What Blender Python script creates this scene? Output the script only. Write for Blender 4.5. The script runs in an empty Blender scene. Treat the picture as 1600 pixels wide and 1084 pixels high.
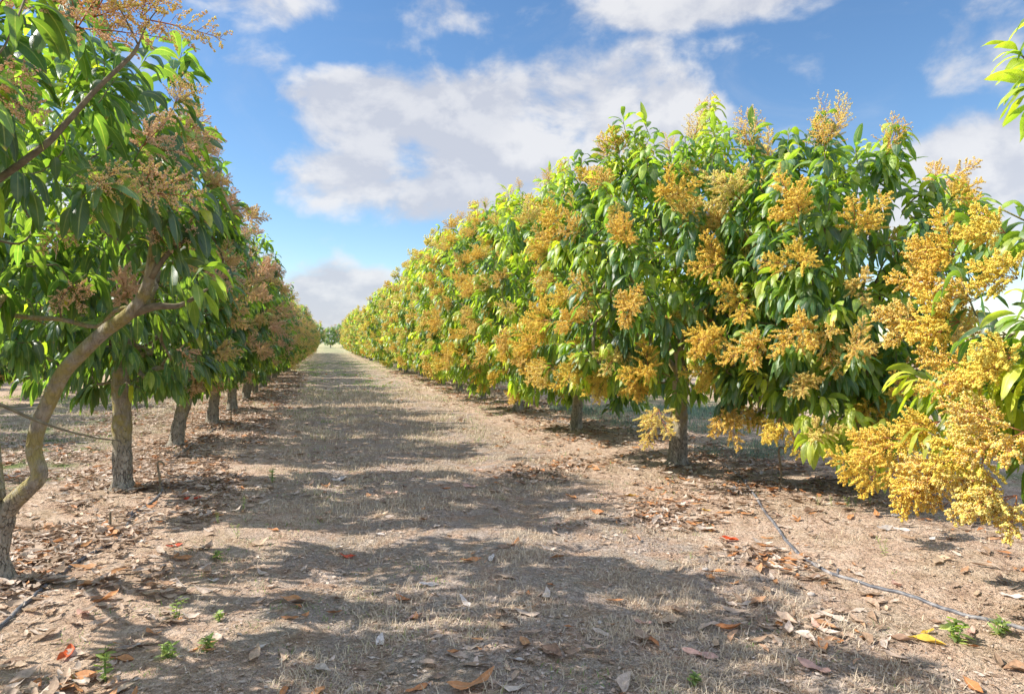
import bpy, math, random
import numpy as np
from mathutils import Vector
rad = math.radians
C = bpy.context.scene.collection
scene = bpy.context.scene
random.seed(7)

# ------------------------------------------------------------------ camera
YAW = 15.305
cam_data = bpy.data.cameras.new("camera")
cam_data.sensor_width = 36.0
cam_data.lens = 36.0 * 1067 / 1600
cam_data.clip_start = 0.05
cam_data.clip_end = 6000
cam = bpy.data.objects.new("camera", cam_data)
C.objects.link(cam)
cam.location = (0, 0, 1.6)
cam.rotation_euler = (rad(90 - 0.37), 0, rad(-YAW))
scene.camera = cam

# ------------------------------------------------------------------ light
SUN_EL = 42.0
SUN_AZ = -72.0            # degrees from +Y, towards +X (negative: towards -X)
SKY_STRENGTH = 0.098
SKY_LIGHT = 0.15
EXPOSURE = 0.84
sd = bpy.data.lights.new("sun", 'SUN')
sd.energy = 5.0
sd.angle = rad(0.53)
sd.color = (1.0, 0.95, 0.87)
sun = bpy.data.objects.new("sun", sd)
C.objects.link(sun)
sdir = Vector((math.sin(rad(SUN_AZ)) * math.cos(rad(SUN_EL)), math.cos(rad(SUN_AZ)) * math.cos(rad(SUN_EL)), math.sin(rad(SUN_EL))))
sun.rotation_euler = sdir.to_track_quat('Z', 'Y').to_euler()

scene.view_settings.view_transform = 'Standard'
scene.view_settings.look = 'None'
scene.view_settings.exposure = EXPOSURE
scene.view_settings.gamma = 1.0
scene.view_settings.use_curve_mapping = False
scene.render.engine = 'CYCLES'
scene.cycles.max_bounces = 8
scene.cycles.diffuse_bounces = 4
scene.cycles.glossy_bounces = 2
scene.cycles.transmission_bounces = 4
scene.cycles.transparent_max_bounces = 4
scene.cycles.sample_clamp_indirect = 6.0


# ------------------------------------------------------------------ node helpers
class NT:
    def __init__(self, tree):
        self.t = tree
        self.n = tree.nodes
        self.l = tree.links

    def add(self, typ, **kw):
        n = self.n.new(typ)
        for k, v in kw.items():
            setattr(n, k, v)
        return n

    def put(self, sock, v):
        if v is None:
            return
        if hasattr(v, 'is_output') or isinstance(v, bpy.types.NodeSocket):
            self.l.new(v, sock)
        else:
            sock.default_value = v

    def math(self, op, a, b=None, c=None, clamp=False):
        n = self.add('ShaderNodeMath', operation=op, use_clamp=clamp)
        self.put(n.inputs[0], a)
        self.put(n.inputs[1], b)
        self.put(n.inputs[2], c)
        return n.outputs[0]

    def vmath(self, op, a, b=None):
        n = self.add('ShaderNodeVectorMath', operation=op)
        self.put(n.inputs[0], a)
        self.put(n.inputs[1], b)
        return n.outputs[0]

    def noise(self, vec, scale, detail=4, rough=0.55, dist=0.0, dim='3D'):
        n = self.add('ShaderNodeTexNoise', noise_dimensions=dim)
        self.put(n.inputs['Vector'], vec)
        n.inputs['Scale'].default_value = scale
        n.inputs['Detail'].default_value = detail
        n.inputs['Roughness'].default_value = rough
        n.inputs['Distortion'].default_value = dist
        return n.outputs['Fac']

    def smooth(self, v, lo, hi, a=0.0, b=1.0):
        n = self.add('ShaderNodeMapRange', interpolation_type='SMOOTHSTEP')
        self.put(n.inputs[0], v)
        n.inputs[1].default_value = lo
        n.inputs[2].default_value = hi
        n.inputs[3].default_value = a
        n.inputs[4].default_value = b
        return n.outputs[0]

    def mix(self, f, a, b, blend='MIX'):
        n = self.add('ShaderNodeMix', data_type='RGBA', blend_type=blend)
        self.put(n.inputs[0], f)
        self.put(n.inputs[6], a if not isinstance(a, tuple) else (*a, 1)[:4])
        self.put(n.inputs[7], b if not isinstance(b, tuple) else (*b, 1)[:4])
        return n.outputs[2]

    def ramp(self, f, stops, interp='LINEAR'):
        n = self.add('ShaderNodeValToRGB')
        cr = n.color_ramp
        cr.interpolation = interp
        while len(cr.elements) < len(stops):
            cr.elements.new(0.5)
        for e, (p, c) in zip(cr.elements, stops):
            e.position = p
            e.color = (*c, 1)[:4]
        self.put(n.inputs[0], f)
        return n.outputs[0]


# ------------------------------------------------------------------ sky
world = bpy.data.worlds.new("World")
scene.world = world
world.use_nodes = True
world.node_tree.nodes.clear()
w = NT(world.node_tree)
sky = w.add('ShaderNodeTexSky', sky_type='NISHITA')
sky.sun_disc = False
sky.sun_elevation = rad(SUN_EL)
sky.sun_rotation = rad(SUN_AZ)
sky.air_density = 1.0
sky.dust_density = 0.0
sky.ozone_density = 2.4
tc = w.add('ShaderNodeTexCoord')
vec = tc.outputs['Generated']
sep = w.add('ShaderNodeSeparateXYZ')
w.put(sep.inputs[0], vec)
az = w.math('ARCTAN2', sep.outputs[0], sep.outputs[1])       # radians from +Y towards +X
el = w.math('ARCSINE', sep.outputs[2])
# warp the directions so that the cloud outlines are ragged
comb = w.add('ShaderNodeCombineXYZ')
w.put(comb.inputs[0], az)
w.put(comb.inputs[1], w.math('MULTIPLY', el, 1.5))
cv = comb.outputs[0]
n1 = w.noise(cv, 7.0, 9, 0.57, 0.2)
n2 = w.noise(w.vmath('ADD', cv, (3.7, 1.9, 5.0)), 4.0, 3, 0.5)
n3 = w.noise(w.vmath('ADD', cv, (0.012, 0.035, 0.0)), 7.0, 9, 0.57, 0.2)


def px_dir(px, py):
    t = rad(YAW)
    x, z = (px - 800) / 1067, (535 - py) / 1067
    X, Y = x * math.cos(t) + math.sin(t), -x * math.sin(t) + math.cos(t)
    return math.atan2(X, Y), math.asin(z / math.sqrt(x * x + 1 + z * z))


# centre, half sizes in degrees of sky, weight
BLOBS = [(660, 180, 190, 62, 1.0), (900, 165, 160, 75, 1.0), (1040, 200, 110, 75, .95), (860, 260, 230, 70, .9), (720, 300, 190, 60, .75),
         (560, 285, 120, 55, .9), (600, 230, 130, 50, .7), (650, 320, 110, 45, .7), (600, 165, 130, 48, 1.1), (385, 0, 110, 36, .75), (700, 15, 90, 38, .6), (1160, -12, 220, 40, .95),
         (430, 105, 60, 34, .36), (600, 80, 80, 26, .36), (1005, 85, 55, 30, .45), (1160, 75, 70, 28, .38), (1500, 285, 140, 80, 1.0), (1620, 250, 150, 60, .9),
         (1540, 70, 120, 55, .62), (1450, 25, 70, 28, .4), (530, 485, 130, 68, 1.1), (640, 490, 200, 60, 1.0), (420, 510, 160, 40, .9), (1400, 330, 200, 60, .8), (200, 420, 200, 80, .8),
         (2000, 200, 260, 120, .9), (-300, 250, 260, 120, .8)]
tot = None
for (px, py, sx, sy, wt) in BLOBS:
    a0, e0 = px_dir(px, py)
    dx = w.math('DIVIDE', w.math('SUBTRACT', az, a0), sx / 1067)
    dy = w.math('DIVIDE', w.math('SUBTRACT', el, e0), sy / 1067)
    d2 = w.math('ADD', w.math('MULTIPLY', dx, dx), w.math('MULTIPLY', dy, dy))
    g = w.math('MULTIPLY', w.math('SUBTRACT', 1.0, w.math('MULTIPLY', d2, 0.5)), wt)
    g = w.math('MAXIMUM', g, 0.0)
    tot = g if tot is None else w.math('SMOOTH_MAX', tot, g, 0.25)
# overhead and out of view: noise cloud added to lift the ambient fill
away = w.math('MAXIMUM', w.smooth(w.math('ABSOLUTE', w.math('SUBTRACT', az, rad(YAW))), 0.8, 1.2), w.smooth(el, 0.62, 0.9))
tot = w.math('ADD', tot, w.math('MULTIPLY', away, w.smooth(n2, 0.34, 0.5, 0, 0.9)))
dens = w.math('ADD', tot, w.math('MULTIPLY', w.math('SUBTRACT', n1, 0.5), 2.0))
mask = w.smooth(dens, 0.28, 0.76)
wisp = w.smooth(w.noise(cv, 3.5, 9, 0.62, 0.8), 0.5, 0.8, 0, 0.3)
mask = w.math('MAXIMUM', mask, wisp)
relief = w.math('SUBTRACT', n1, n3)
shade = w.math('ADD', w.smooth(relief, -0.12, 0.12), w.smooth(n2, 0.35, 0.7, -0.35, 0.25), clamp=True)
ccol = w.mix(shade, (0.68, 0.71, 0.80), (0.95, 0.95, 0.97))
ccol = w.mix(w.math('MULTIPLY', away, 0.8), ccol, (0.54, 0.69, 1.0))  # added cloud tinted blue to cool the fill light
skyc = w.mix(1.0, sky.outputs[0], (1.0, 1.0, 1.0), 'MULTIPLY')
hsv = w.add('ShaderNodeHueSaturation')
hsv.inputs['Saturation'].default_value = 1.14
w.put(hsv.inputs['Color'], skyc)
bgs = w.add('ShaderNodeBackground')
w.put(bgs.inputs[0], hsv.outputs[0])
bgs.inputs[1].default_value = SKY_STRENGTH
bgc = w.add('ShaderNodeBackground')
w.put(bgc.inputs[0], ccol)
w.put(bgc.inputs[1], w.math('MULTIPLY_ADD', away, 0.45, 0.52))  # added cloud shines brighter than the visible cloud, as fill light
mx = w.add('ShaderNodeMixShader')
w.put(mx.inputs[0], w.math('MULTIPLY', mask, 0.92))
w.l.new(bgs.outputs[0], mx.inputs[1])
w.l.new(bgc.outputs[0], mx.inputs[2])
out = w.add('ShaderNodeOutputWorld')
w.l.new(mx.outputs[0], out.inputs[0])


# ------------------------------------------------------------------ numpy helpers
def rng(seed):
    return np.random.default_rng(seed)


def _hash(ix, iy, s):
    h = (ix.astype(np.int64) * 374761393 + iy.astype(np.int64) * 668265263 + s * 1274126177) & 0x7fffffff
    h = ((h ^ (h >> 13)) * 1274126177) & 0x7fffffff
    h = h ^ (h >> 16)
    return (h & 0xffff) / 65535.0


def vnoise(x, y, s=0):
    ix, iy = np.floor(x), np.floor(y)
    fx, fy = x - ix, y - iy
    fx, fy = fx * fx * (3 - 2 * fx), fy * fy * (3 - 2 * fy)
    a, b = _hash(ix, iy, s), _hash(ix + 1, iy, s)
    c, d = _hash(ix, iy + 1, s), _hash(ix + 1, iy + 1, s)
    return (a * (1 - fx) + b * fx) * (1 - fy) + (c * (1 - fx) + d * fx) * fy


def fbm(x, y, s=0, o=4):
    t, a = 0, 0.5
    for k in range(o):
        t = t + a * vnoise(x * 2 ** k, y * 2 ** k, s + k * 17)
        a *= 0.5
    return t / (1 - 0.5 ** o)


def ground_z(x, y):
    x = np.asarray(x, float)
    y = np.asarray(y, float)
    fade = np.clip(1 - (np.hypot(x, y) - 25) / 60, 0, 1)
    z = 0.07 * (fbm(x * 0.7, y * 0.5, 3, 3) - 0.5)
    z = z + 0.035 * np.exp(-((x + 2.1) / 0.9) ** 2) + 0.035 * np.exp(-((x - 4.6) / 1.0) ** 2)
    z = z - 0.03 * np.exp(-((x - 0.2) / 0.25) ** 2) - 0.035 * np.exp(-((x - 1.9) / 0.25) ** 2)
    z = z + 0.022 * (fbm(x * 5, y * 5, 9, 3) - 0.5) + 0.012 * (fbm(x * 14, y * 14, 19, 2) - 0.5)
    return z * fade


def gz(x, y):
    return float(ground_z(np.array([x]), np.array([y]))[0])


def nrm(v):
    return v / np.maximum(np.linalg.norm(v, axis=-1, keepdims=True), 1e-9)


def mesh_np(name, V, F, mats, uv=None, attr=None, mat_idx=None, smooth=True):
    """V (n,3); F list of arrays (m,k); uv per vertex; attr per vertex RGBA"""
    me = bpy.data.meshes.new(name)
    V = np.asarray(V, np.float32)
    me.vertices.add(len(V))
    me.vertices.foreach_set('co', V.ravel())
    Fs = [np.asarray(f, np.int32) for f in (F if isinstance(F, list) else [F]) if len(f)]
    flat = np.concatenate([f.ravel() for f in Fs])
    tot_ = np.concatenate([np.full(len(f), f.shape[1], np.int32) for f in Fs])
    start = np.concatenate([[0], np.cumsum(tot_)[:-1]]).astype(np.int32)
    me.loops.add(len(flat))
    me.loops.foreach_set('vertex_index', flat)
    me.polygons.add(len(tot_))
    me.polygons.foreach_set('loop_start', start)
    me.polygons.foreach_set('loop_total', tot_)
    me.polygons.foreach_set('use_smooth', np.full(len(tot_), smooth, bool))
    if mat_idx is not None:
        me.polygons.foreach_set('material_index', np.asarray(mat_idx, np.int32))
    if uv is not None:
        l = me.uv_layers.new(name='UVMap')
        l.data.foreach_set('uv', np.asarray(uv, np.float32)[flat].ravel())
    if attr is not None:
        a = me.color_attributes.new(name='tone', type='FLOAT_COLOR', domain='POINT')
        a.data.foreach_set('color', np.asarray(attr, np.float32).ravel())
    me.update(calc_edges=True)
    for m in (mats if isinstance(mats, list) else [mats]):
        me.materials.append(m)
    return me


def link(name, me, parent=None, loc=(0, 0, 0), rot=(0, 0, 0), scale=(1, 1, 1)):
    o = bpy.data.objects.new(name, me)
    C.objects.link(o)
    o.location, o.rotation_euler, o.scale = loc, rot, scale
    if parent is not None:
        o.parent = parent
    return o


def tag(o, label=None, cat=None, group=None, kind=None):
    if label: o['label'] = label
    if cat: o['category'] = cat
    if group: o['group'] = group
    if kind: o['kind'] = kind
    return o


# ------------------------------------------------------------------ materials
def new_mat(name):
    m = bpy.data.materials.new(name)
    m.use_nodes = True
    m.node_tree.nodes.clear()
    return m, NT(m.node_tree)


def finish(t, shader, disp=None):
    o = t.add('ShaderNodeOutputMaterial')
    t.l.new(shader, o.inputs[0])


def bump(t, h, strength=0.3, dist=0.01):
    b = t.add('ShaderNodeBump')
    b.inputs['Strength'].default_value = strength
    b.inputs['Distance'].default_value = dist
    t.put(b.inputs['Height'], h)
    return b.outputs[0]


def mat_leaf(name, stops, trans=0.46, rough=0.40, tcol=(1.0, 1.0, 0.35), spots=True):
    m, t = new_mat(name)
    at = t.add('ShaderNodeAttribute', attribute_name='tone')
    sp = t.add('ShaderNodeSeparateColor')
    t.put(sp.inputs[0], at.outputs['Color'])
    r, g = sp.outputs[0], sp.outputs[1]
    col = t.ramp(r, stops)
    uv = t.add('ShaderNodeTexCoord').outputs['UV']
    s2 = t.add('ShaderNodeSeparateXYZ')
    t.put(s2.inputs[0], uv)
    u = t.math('ABSOLUTE', t.math('SUBTRACT', s2.outputs[0], 0.5))
    mid = t.smooth(u, 0.02, 0.055, 1, 0)
    vein = t.math('SINE', t.math('MULTIPLY', t.math('SUBTRACT', s2.outputs[1], t.math('MULTIPLY', u, 0.35)), 95.0))
    veinm = t.smooth(vein, 0.55, 1.0)
    col = t.mix(t.math('MULTIPLY', veinm, 0.22), col, (0.20, 0.26, 0.06))
    col = t.mix(t.math('MULTIPLY', mid, 0.6), col, (0.46, 0.50, 0.22))
    obj = t.add('ShaderNodeTexCoord').outputs['Object']
    blot = t.noise(obj, 28, 3, 0.6)
    col = t.mix(1.0, col, t.ramp(blot, [(0.3, (0.75, 0.78, 0.75)), (0.7, (1.2, 1.15, 1.05))]), 'MULTIPLY')
    if spots:
        brown = t.smooth(t.noise(obj, 60, 2, 0.5), 0.70, 0.76)
        col = t.mix(t.math('MULTIPLY', brown, 0.7), col, (0.10, 0.055, 0.02))
    tip = t.math('MULTIPLY', t.smooth(t.math('ADD', s2.outputs[1], t.math('MULTIPLY', blot, 0.3)), 1.06, 1.14), t.smooth(g, 0.45, 0.6))
    col = t.mix(t.math('MULTIPLY', tip, 0.8), col, (0.22, 0.12, 0.05))
    dust = t.smooth(t.noise(obj, 7, 4, 0.6), 0.5, 0.75)
    col = t.mix(t.math('MULTIPLY', dust, 0.22), col, (0.38, 0.36, 0.28))
    bright = t.add('ShaderNodeCombineColor')
    gg = t.math('MULTIPLY_ADD', g, 1.3, 0.35)
    for k in range(3):
        t.put(bright.inputs[k], gg)
    col = t.mix(1.0, col, bright.outputs[0], 'MULTIPLY')
    p = t.add('ShaderNodeBsdfPrincipled')
    t.put(p.inputs['Base Color'], col)
    t.put(p.inputs['Roughness'], t.math('MULTIPLY_ADD', blot, 0.25, rough - 0.12))
    p.inputs['Specular IOR Level'].default_value = 0.7
    t.put(p.inputs['Normal'], bump(t, t.math('ADD', t.math('MULTIPLY', veinm, 0.5), mid), 0.35, 0.002))
    tr = t.add('ShaderNodeBsdfTranslucent')
    t.put(tr.inputs[0], t.mix(1.0, t.mix(0.5, col, (0.16, 0.24, 0.02)), (tcol[0] * 2.6, tcol[1] * 2.6, tcol[2] * 2.6), 'MULTIPLY'))
    ms = t.add('ShaderNodeMixShader')
    ms.inputs[0].default_value = trans
    t.l.new(p.outputs[0], ms.inputs[1])
    t.l.new(tr.outputs[0], ms.inputs[2])
    finish(t, ms.outputs[0])
    return m


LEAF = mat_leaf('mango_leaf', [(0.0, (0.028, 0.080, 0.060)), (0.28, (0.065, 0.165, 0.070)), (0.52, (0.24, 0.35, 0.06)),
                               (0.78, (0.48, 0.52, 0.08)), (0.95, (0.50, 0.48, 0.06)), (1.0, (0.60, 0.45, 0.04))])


def mat_flower(name, stops, trans=0.25):
    m, t = new_mat(name)
    at = t.add('ShaderNodeAttribute', attribute_name='tone')
    sp = t.add('ShaderNodeSeparateColor')
    t.put(sp.inputs[0], at.outputs['Color'])
    oi = t.add('ShaderNodeObjectInfo')
    f = t.math('ADD', t.math('MULTIPLY', sp.outputs[0], 0.45), t.math('MULTIPLY', t.math('ADD', oi.outputs['Random'], sp.outputs[1]), 0.55))
    f = t.math('FRACT', f)
    col = t.ramp(f, stops)
    p = t.add('ShaderNodeBsdfPrincipled')
    t.put(p.inputs['Base Color'], col)
    p.inputs['Roughness'].default_value = 0.7
    p.inputs['Specular IOR Level'].default_value = 0.2
    tr = t.add('ShaderNodeBsdfTranslucent')
    t.put(tr.inputs[0], col)
    ms = t.add('ShaderNodeMixShader')
    ms.inputs[0].default_value = trans
    t.l.new(p.outputs[0], ms.inputs[1])
    t.l.new(tr.outputs[0], ms.inputs[2])
    finish(t, ms.outputs[0])
    return m


FL_GOLD = mat_flower('golden_blossom', [(0.0, (0.96, 0.86, 0.22)), (0.3, (0.96, 0.80, 0.17)), (0.5, (0.93, 0.62, 0.09)), (0.68, (0.96, 0.82, 0.40)), (1.0, (0.90, 0.88, 0.18))], 0.42)
FL_PINK = mat_flower('pinkish_blossom', [(0.0, (0.92, 0.72, 0.28)), (0.3, (0.90, 0.68, 0.46)), (0.5, (0.86, 0.60, 0.42)), (0.8, (0.92, 0.80, 0.28)), (1.0, (0.88, 0.76, 0.22))], 0.45)


def mat_simple(name, stops, scale=30, rough=0.8, bstr=0.3, bdist=0.004, detail=5):
    m, t = new_mat(name)
    obj = t.add('ShaderNodeTexCoord').outputs['Object']
    n = t.noise(obj, scale, detail, 0.6)
    p = t.add('ShaderNodeBsdfPrincipled')
    t.put(p.inputs['Base Color'], t.ramp(n, stops))
    p.inputs['Roughness'].default_value = rough
    p.inputs['Specular IOR Level'].default_value = 0.25
    t.put(p.inputs['Normal'], bump(t, n, bstr, bdist))
    finish(t, p.outputs[0])
    return m


STEM_RED = mat_simple('flower_stalk', [(0.3, (0.30, 0.09, 0.045)), (0.7, (0.46, 0.20, 0.09))], 12, 0.6, 0.1)
TWIG = mat_simple('twig_bark', [(0.3, (0.13, 0.10, 0.065)), (0.7, (0.27, 0.22, 0.14))], 25, 0.85, 0.4)


def mat_bark():
    m, t = new_mat('mango_bark')
    obj = t.add('ShaderNodeTexCoord').outputs['Object']
    mp = t.add('ShaderNodeMapping')
    t.put(mp.inputs[0], obj)
    mp.inputs['Scale'].default_value = (1, 1, 0.28)
    v = t.add('ShaderNodeTexVoronoi', feature='DISTANCE_TO_EDGE')
    t.put(v.inputs['Vector'], t.vmath('ADD', mp.outputs[0], t.vmath('MULTIPLY', t.add('ShaderNodeTexNoise').outputs['Color'], (0.09, 0.09, 0.09))))
    v.inputs['Scale'].default_value = 45
    crack = t.math('MAXIMUM', t.smooth(v.outputs[0], 0.0, 0.12), t.smooth(t.noise(obj, 20, 4, 0.6), 0.42, 0.6))
    n = t.noise(mp.outputs[0], 26, 7, 0.65)
    n2_ = t.noise(obj, 5.0, 4, 0.6)
    sep_ = t.add('ShaderNodeSeparateXYZ')
    t.put(sep_.inputs[0], obj)
    # yellow-green lichen that starts above the rough lower bark
    lich = t.smooth(t.math('ADD', sep_.outputs[2], t.math('MULTIPLY', n2_, 0.5)), 0.62, 0.95)
    lich2 = t.math('MULTIPLY', lich, t.smooth(t.noise(obj, 9, 5, 0.6), 0.38, 0.62))
    base = t.ramp(n, [(0.25, (0.17, 0.145, 0.11)), (0.5, (0.33, 0.285, 0.22)), (0.75, (0.50, 0.45, 0.36))])
    base = t.mix(t.math('MULTIPLY', lich2, 0.75), base, (0.36, 0.29, 0.075))
    pale = t.smooth(t.noise(obj, 14, 4, 0.5), 0.60, 0.68)
    base = t.mix(t.math('MULTIPLY', pale, 0.4), base, (0.44, 0.42, 0.34))
    rough_low = t.math('SUBTRACT', 1.0, t.math('MULTIPLY', lich, 0.7))
    base = t.mix(t.math('MULTIPLY', t.math('SUBTRACT', 1.0, crack), t.math('MULTIPLY', rough_low, 0.75)), base, (0.06, 0.048, 0.035))
    p = t.add('ShaderNodeBsdfPrincipled')
    t.put(p.inputs['Base Color'], base)
    p.inputs['Roughness'].default_value = 0.9
    p.inputs['Specular IOR Level'].default_value = 0.2
    h = t.math('ADD', t.math('MULTIPLY', crack, rough_low), t.math('MULTIPLY', n, 1.3))
    h = t.math('ADD', h, t.math('MULTIPLY', t.noise(mp.outputs[0], 90, 4, 0.7), 0.6))
    t.put(p.inputs['Normal'], bump(t, h, 0.9, 0.016))
    finish(t, p.outputs[0])
    return m


BARK = mat_bark()


def mat_ground():
    m, t = new_mat('orchard_soil')
    obj = t.add('ShaderNodeTexCoord').outputs['Object']
    s = t.add('ShaderNodeSeparateXYZ')
    t.put(s.inputs[0], obj)
    x, y = s.outputs[0], s.outputs[1]
    big = t.noise(obj, 0.9, 5, 0.6, 0.3)
    mid = t.noise(obj, 5.0, 6, 0.65)
    fine = t.noise(obj, 60, 5, 0.7)
    grit = t.noise(obj, 260, 2, 0.6)
    soil = t.ramp(t.math('MULTIPLY_ADD', mid, 0.6, t.math('MULTIPLY', fine, 0.4)),
                  [(0.34, (0.33, 0.20, 0.135)), (0.47, (0.64, 0.445, 0.315)), (0.60, (0.80, 0.605, 0.455))])
    thatch = t.ramp(t.math('MULTIPLY_ADD', fine, 0.6, t.math('MULTIPLY', mid, 0.4)),
                    [(0.38, (0.13, 0.11, 0.10)), (0.5, (0.34, 0.285, 0.25)), (0.62, (0.58, 0.49, 0.42))])
    # trodden, thatchy middle of the track; barer reddish soil beside the tree rows
    xm = t.math('ADD', x, t.math('MULTIPLY', t.math('SUBTRACT', big, 0.5), 2.4))
    lane = t.math('MULTIPLY', t.smooth(xm, -1.1, 0.1), t.smooth(xm, 2.6, 3.4, 1, 0))
    lane2 = t.math('MULTIPLY', t.smooth(xm, -7.6, -6.8), t.smooth(xm, -3.4, -2.8, 1, 0))
    lane = t.math('MAXIMUM', lane, lane2)
    lane = t.math('MULTIPLY', lane, t.smooth(mid, 0.36, 0.55))
    col = t.mix(t.math('MULTIPLY', lane, 0.7), soil, thatch)
    # moss/green growth: faint near, fuller far down the rows and between the rows to the side
    green_amt = t.math('MULTIPLY', t.smooth(t.noise(obj, 1.7, 5, 0.65), 0.44, 0.62),
                       t.math('MAXIMUM', t.smooth(y, 12, 60, 0.12, 0.9), t.math('MAXIMUM', t.math('MULTIPLY', lane2, 1.0), t.smooth(x, 6.5, 8, 0, 0.7))))
    col = t.mix(green_amt, col, t.ramp(fine, [(0.3, (0.12, 0.16, 0.05)), (0.7, (0.32, 0.36, 0.14))]))
    far = t.smooth(y, 80, 130)
    col = t.mix(t.math('MULTIPLY', far, 0.45), col, t.mix(mid, (0.17, 0.24, 0.07), (0.30, 0.33, 0.12)))
    # small pale grit and dark bits
    vo = t.add('ShaderNodeTexVoronoi')
    t.put(vo.inputs['Vector'], obj)
    vo.inputs['Scale'].default_value = 75
    bit = t.math('MULTIPLY', t.smooth(vo.outputs['Distance'], 0.16, 0.30, 1, 0), t.smooth(t.noise(obj, 7, 3, 0.6), 0.45, 0.62))
    bc = t.add('ShaderNodeSeparateColor')
    t.put(bc.inputs[0], vo.outputs['Color'])
    col = t.mix(t.math('MULTIPLY', bit, 0.8), col, t.ramp(bc.outputs[0], [(0.0, (0.10, 0.07, 0.05)), (0.5, (0.36, 0.27, 0.2)), (0.7, (0.62, 0.56, 0.5))]))
    col = t.mix(1.0, col, t.ramp(grit, [(0.3, (0.72, 0.72, 0.72)), (0.7, (1.2, 1.2, 1.2))]), 'MULTIPLY')
    p = t.add('ShaderNodeBsdfPrincipled')
    t.put(p.inputs['Base Color'], col)
    p.inputs['Roughness'].default_value = 0.95
    p.inputs['Specular IOR Level'].default_value = 0.1
    h = t.math('ADD', t.math('MULTIPLY', fine, 1.0), t.math('MULTIPLY', grit, 0.35))
    h = t.math('ADD', h, t.math('MULTIPLY', bit, 0.5))
    h = t.math('ADD', h, t.math('MULTIPLY', mid, 2.0))
    h = t.math('ADD', h, t.math('MULTIPLY', t.smooth(t.noise(obj, 24, 4, 0.7), 0.45, 0.6), 0.9))
    t.put(p.inputs['Normal'], bump(t, h, 1.0, 0.024))
    finish(t, p.outputs[0])
    return m


# ------------------------------------------------------------------ ground
def axis(lo, hi, step, far, grow=1.16):
    a = list(np.arange(lo, hi + 1e-6, step))
    d, v, up = step, hi, []
    while v < far:
        d *= grow
        v += d
        up.append(v)
    d, v, dn = step, lo, []
    while v > -far:
        d *= grow
        v -= d
        dn.append(v)
    return np.array(dn[::-1] + a + up)


gx, gy = axis(-6, 9, 0.045, 2500), axis(1.0, 15, 0.045, 2500)
X, Y = np.meshgrid(gx, gy)
Z = ground_z(X, Y)
V = np.stack([X.ravel(), Y.ravel(), Z.ravel()], 1)
nx, ny = len(gx), len(gy)
i = (np.arange(ny - 1)[:, None] * nx + np.arange(nx - 1)[None, :]).ravel()
F = np.stack([i, i + 1, i + nx + 1, i + nx], 1)
tag(link('ground', mesh_np('ground', V, F, mat_ground())), 'bare orchard soil with trodden dry grass between the tree rows', 'ground', kind='structure')


# ------------------------------------------------------------------ leaves
def leaf_geo(P, T0, L, Wd, roll, droop, tone, bright, S=6, fold=0.35, wave=0.06, seed=0):
    """hanging lanceolate leaves; P base (n,3), T0 start direction (n,3)"""
    n = len(P)
    r = rng(seed)
    down = np.array([0, 0, -1.0])
    W0 = np.cross(T0, down)
    bad = np.linalg.norm(W0, axis=1) < 0.15
    W0[bad] += r.normal(size=(bad.sum(), 3)) * 0.5
    W0 = nrm(W0)
    ts = np.linspace(0, 1, S + 1)
    T = T0.copy()
    pos = P.copy()
    rows = []
    ph = r.uniform(0, 6.28, n)
    for k, tt in enumerate(ts):
        w_ = Wd * (0.06 + 0.94 * np.sin(np.pi * min(max((tt - 0.06) / 0.94, 0), 1) ** 0.85) ** 0.8) if tt > 0.06 else Wd * 0.06
        if k == S:
            w_ = Wd * 0.03
        Wv = nrm(W0 - T * np.sum(W0 * T, 1, keepdims=True))
        N = np.cross(Wv, T)
        a = roll + 0.3 * np.sin(ph + tt * 3)
        Wr = Wv * np.cos(a)[:, None] + N * np.sin(a)[:, None]
        Nr = np.cross(Wr, T)
        h = (w_ * 0.5)[:, None] if np.ndim(w_) else w_ * 0.5
        wv = (wave * L * np.sin(ph * 3 + tt * 11))[:, None] * (0.3 if k in (0, S) else 1)
        rows.append(np.stack([pos - Wr * h + Nr * (h * fold + wv * 0.3), pos, pos + Wr * h + Nr * (h * fold - wv * 0.3)], 1))
        T = nrm(T + down * (droop / S)[:, None])
        pos = pos + T * (L / S)[:, None]
    A = np.stack(rows, 1)                      # n, S+1, 3, 3
    V = A.reshape(-1, 3)
    base = np.arange(n)[:, None] * (S + 1) * 3
    q = []
    for k in range(S):
        for j in range(2):
            a = k * 3 + j
            q.append([a, a + 1, a + 4, a + 3])
    F = (base[:, :, None] + np.array(q)[None]).reshape(-1, 4)
    uvt = np.zeros((S + 1, 3, 2))
    uvt[:, :, 0] = [0, 0.5, 1]
    uvt[:, :, 1] = ts[:, None]
    UV = np.tile(uvt.reshape(1, -1, 2), (n, 1, 1)).reshape(-1, 2)
    at = np.zeros((n, (S + 1) * 3, 4))
    at[:, :, 0] = tone[:, None]
    at[:, :, 1] = bright[:, None]
    at[:, :, 3] = 1
    return V, F, UV, at.reshape(-1, 4)


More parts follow.
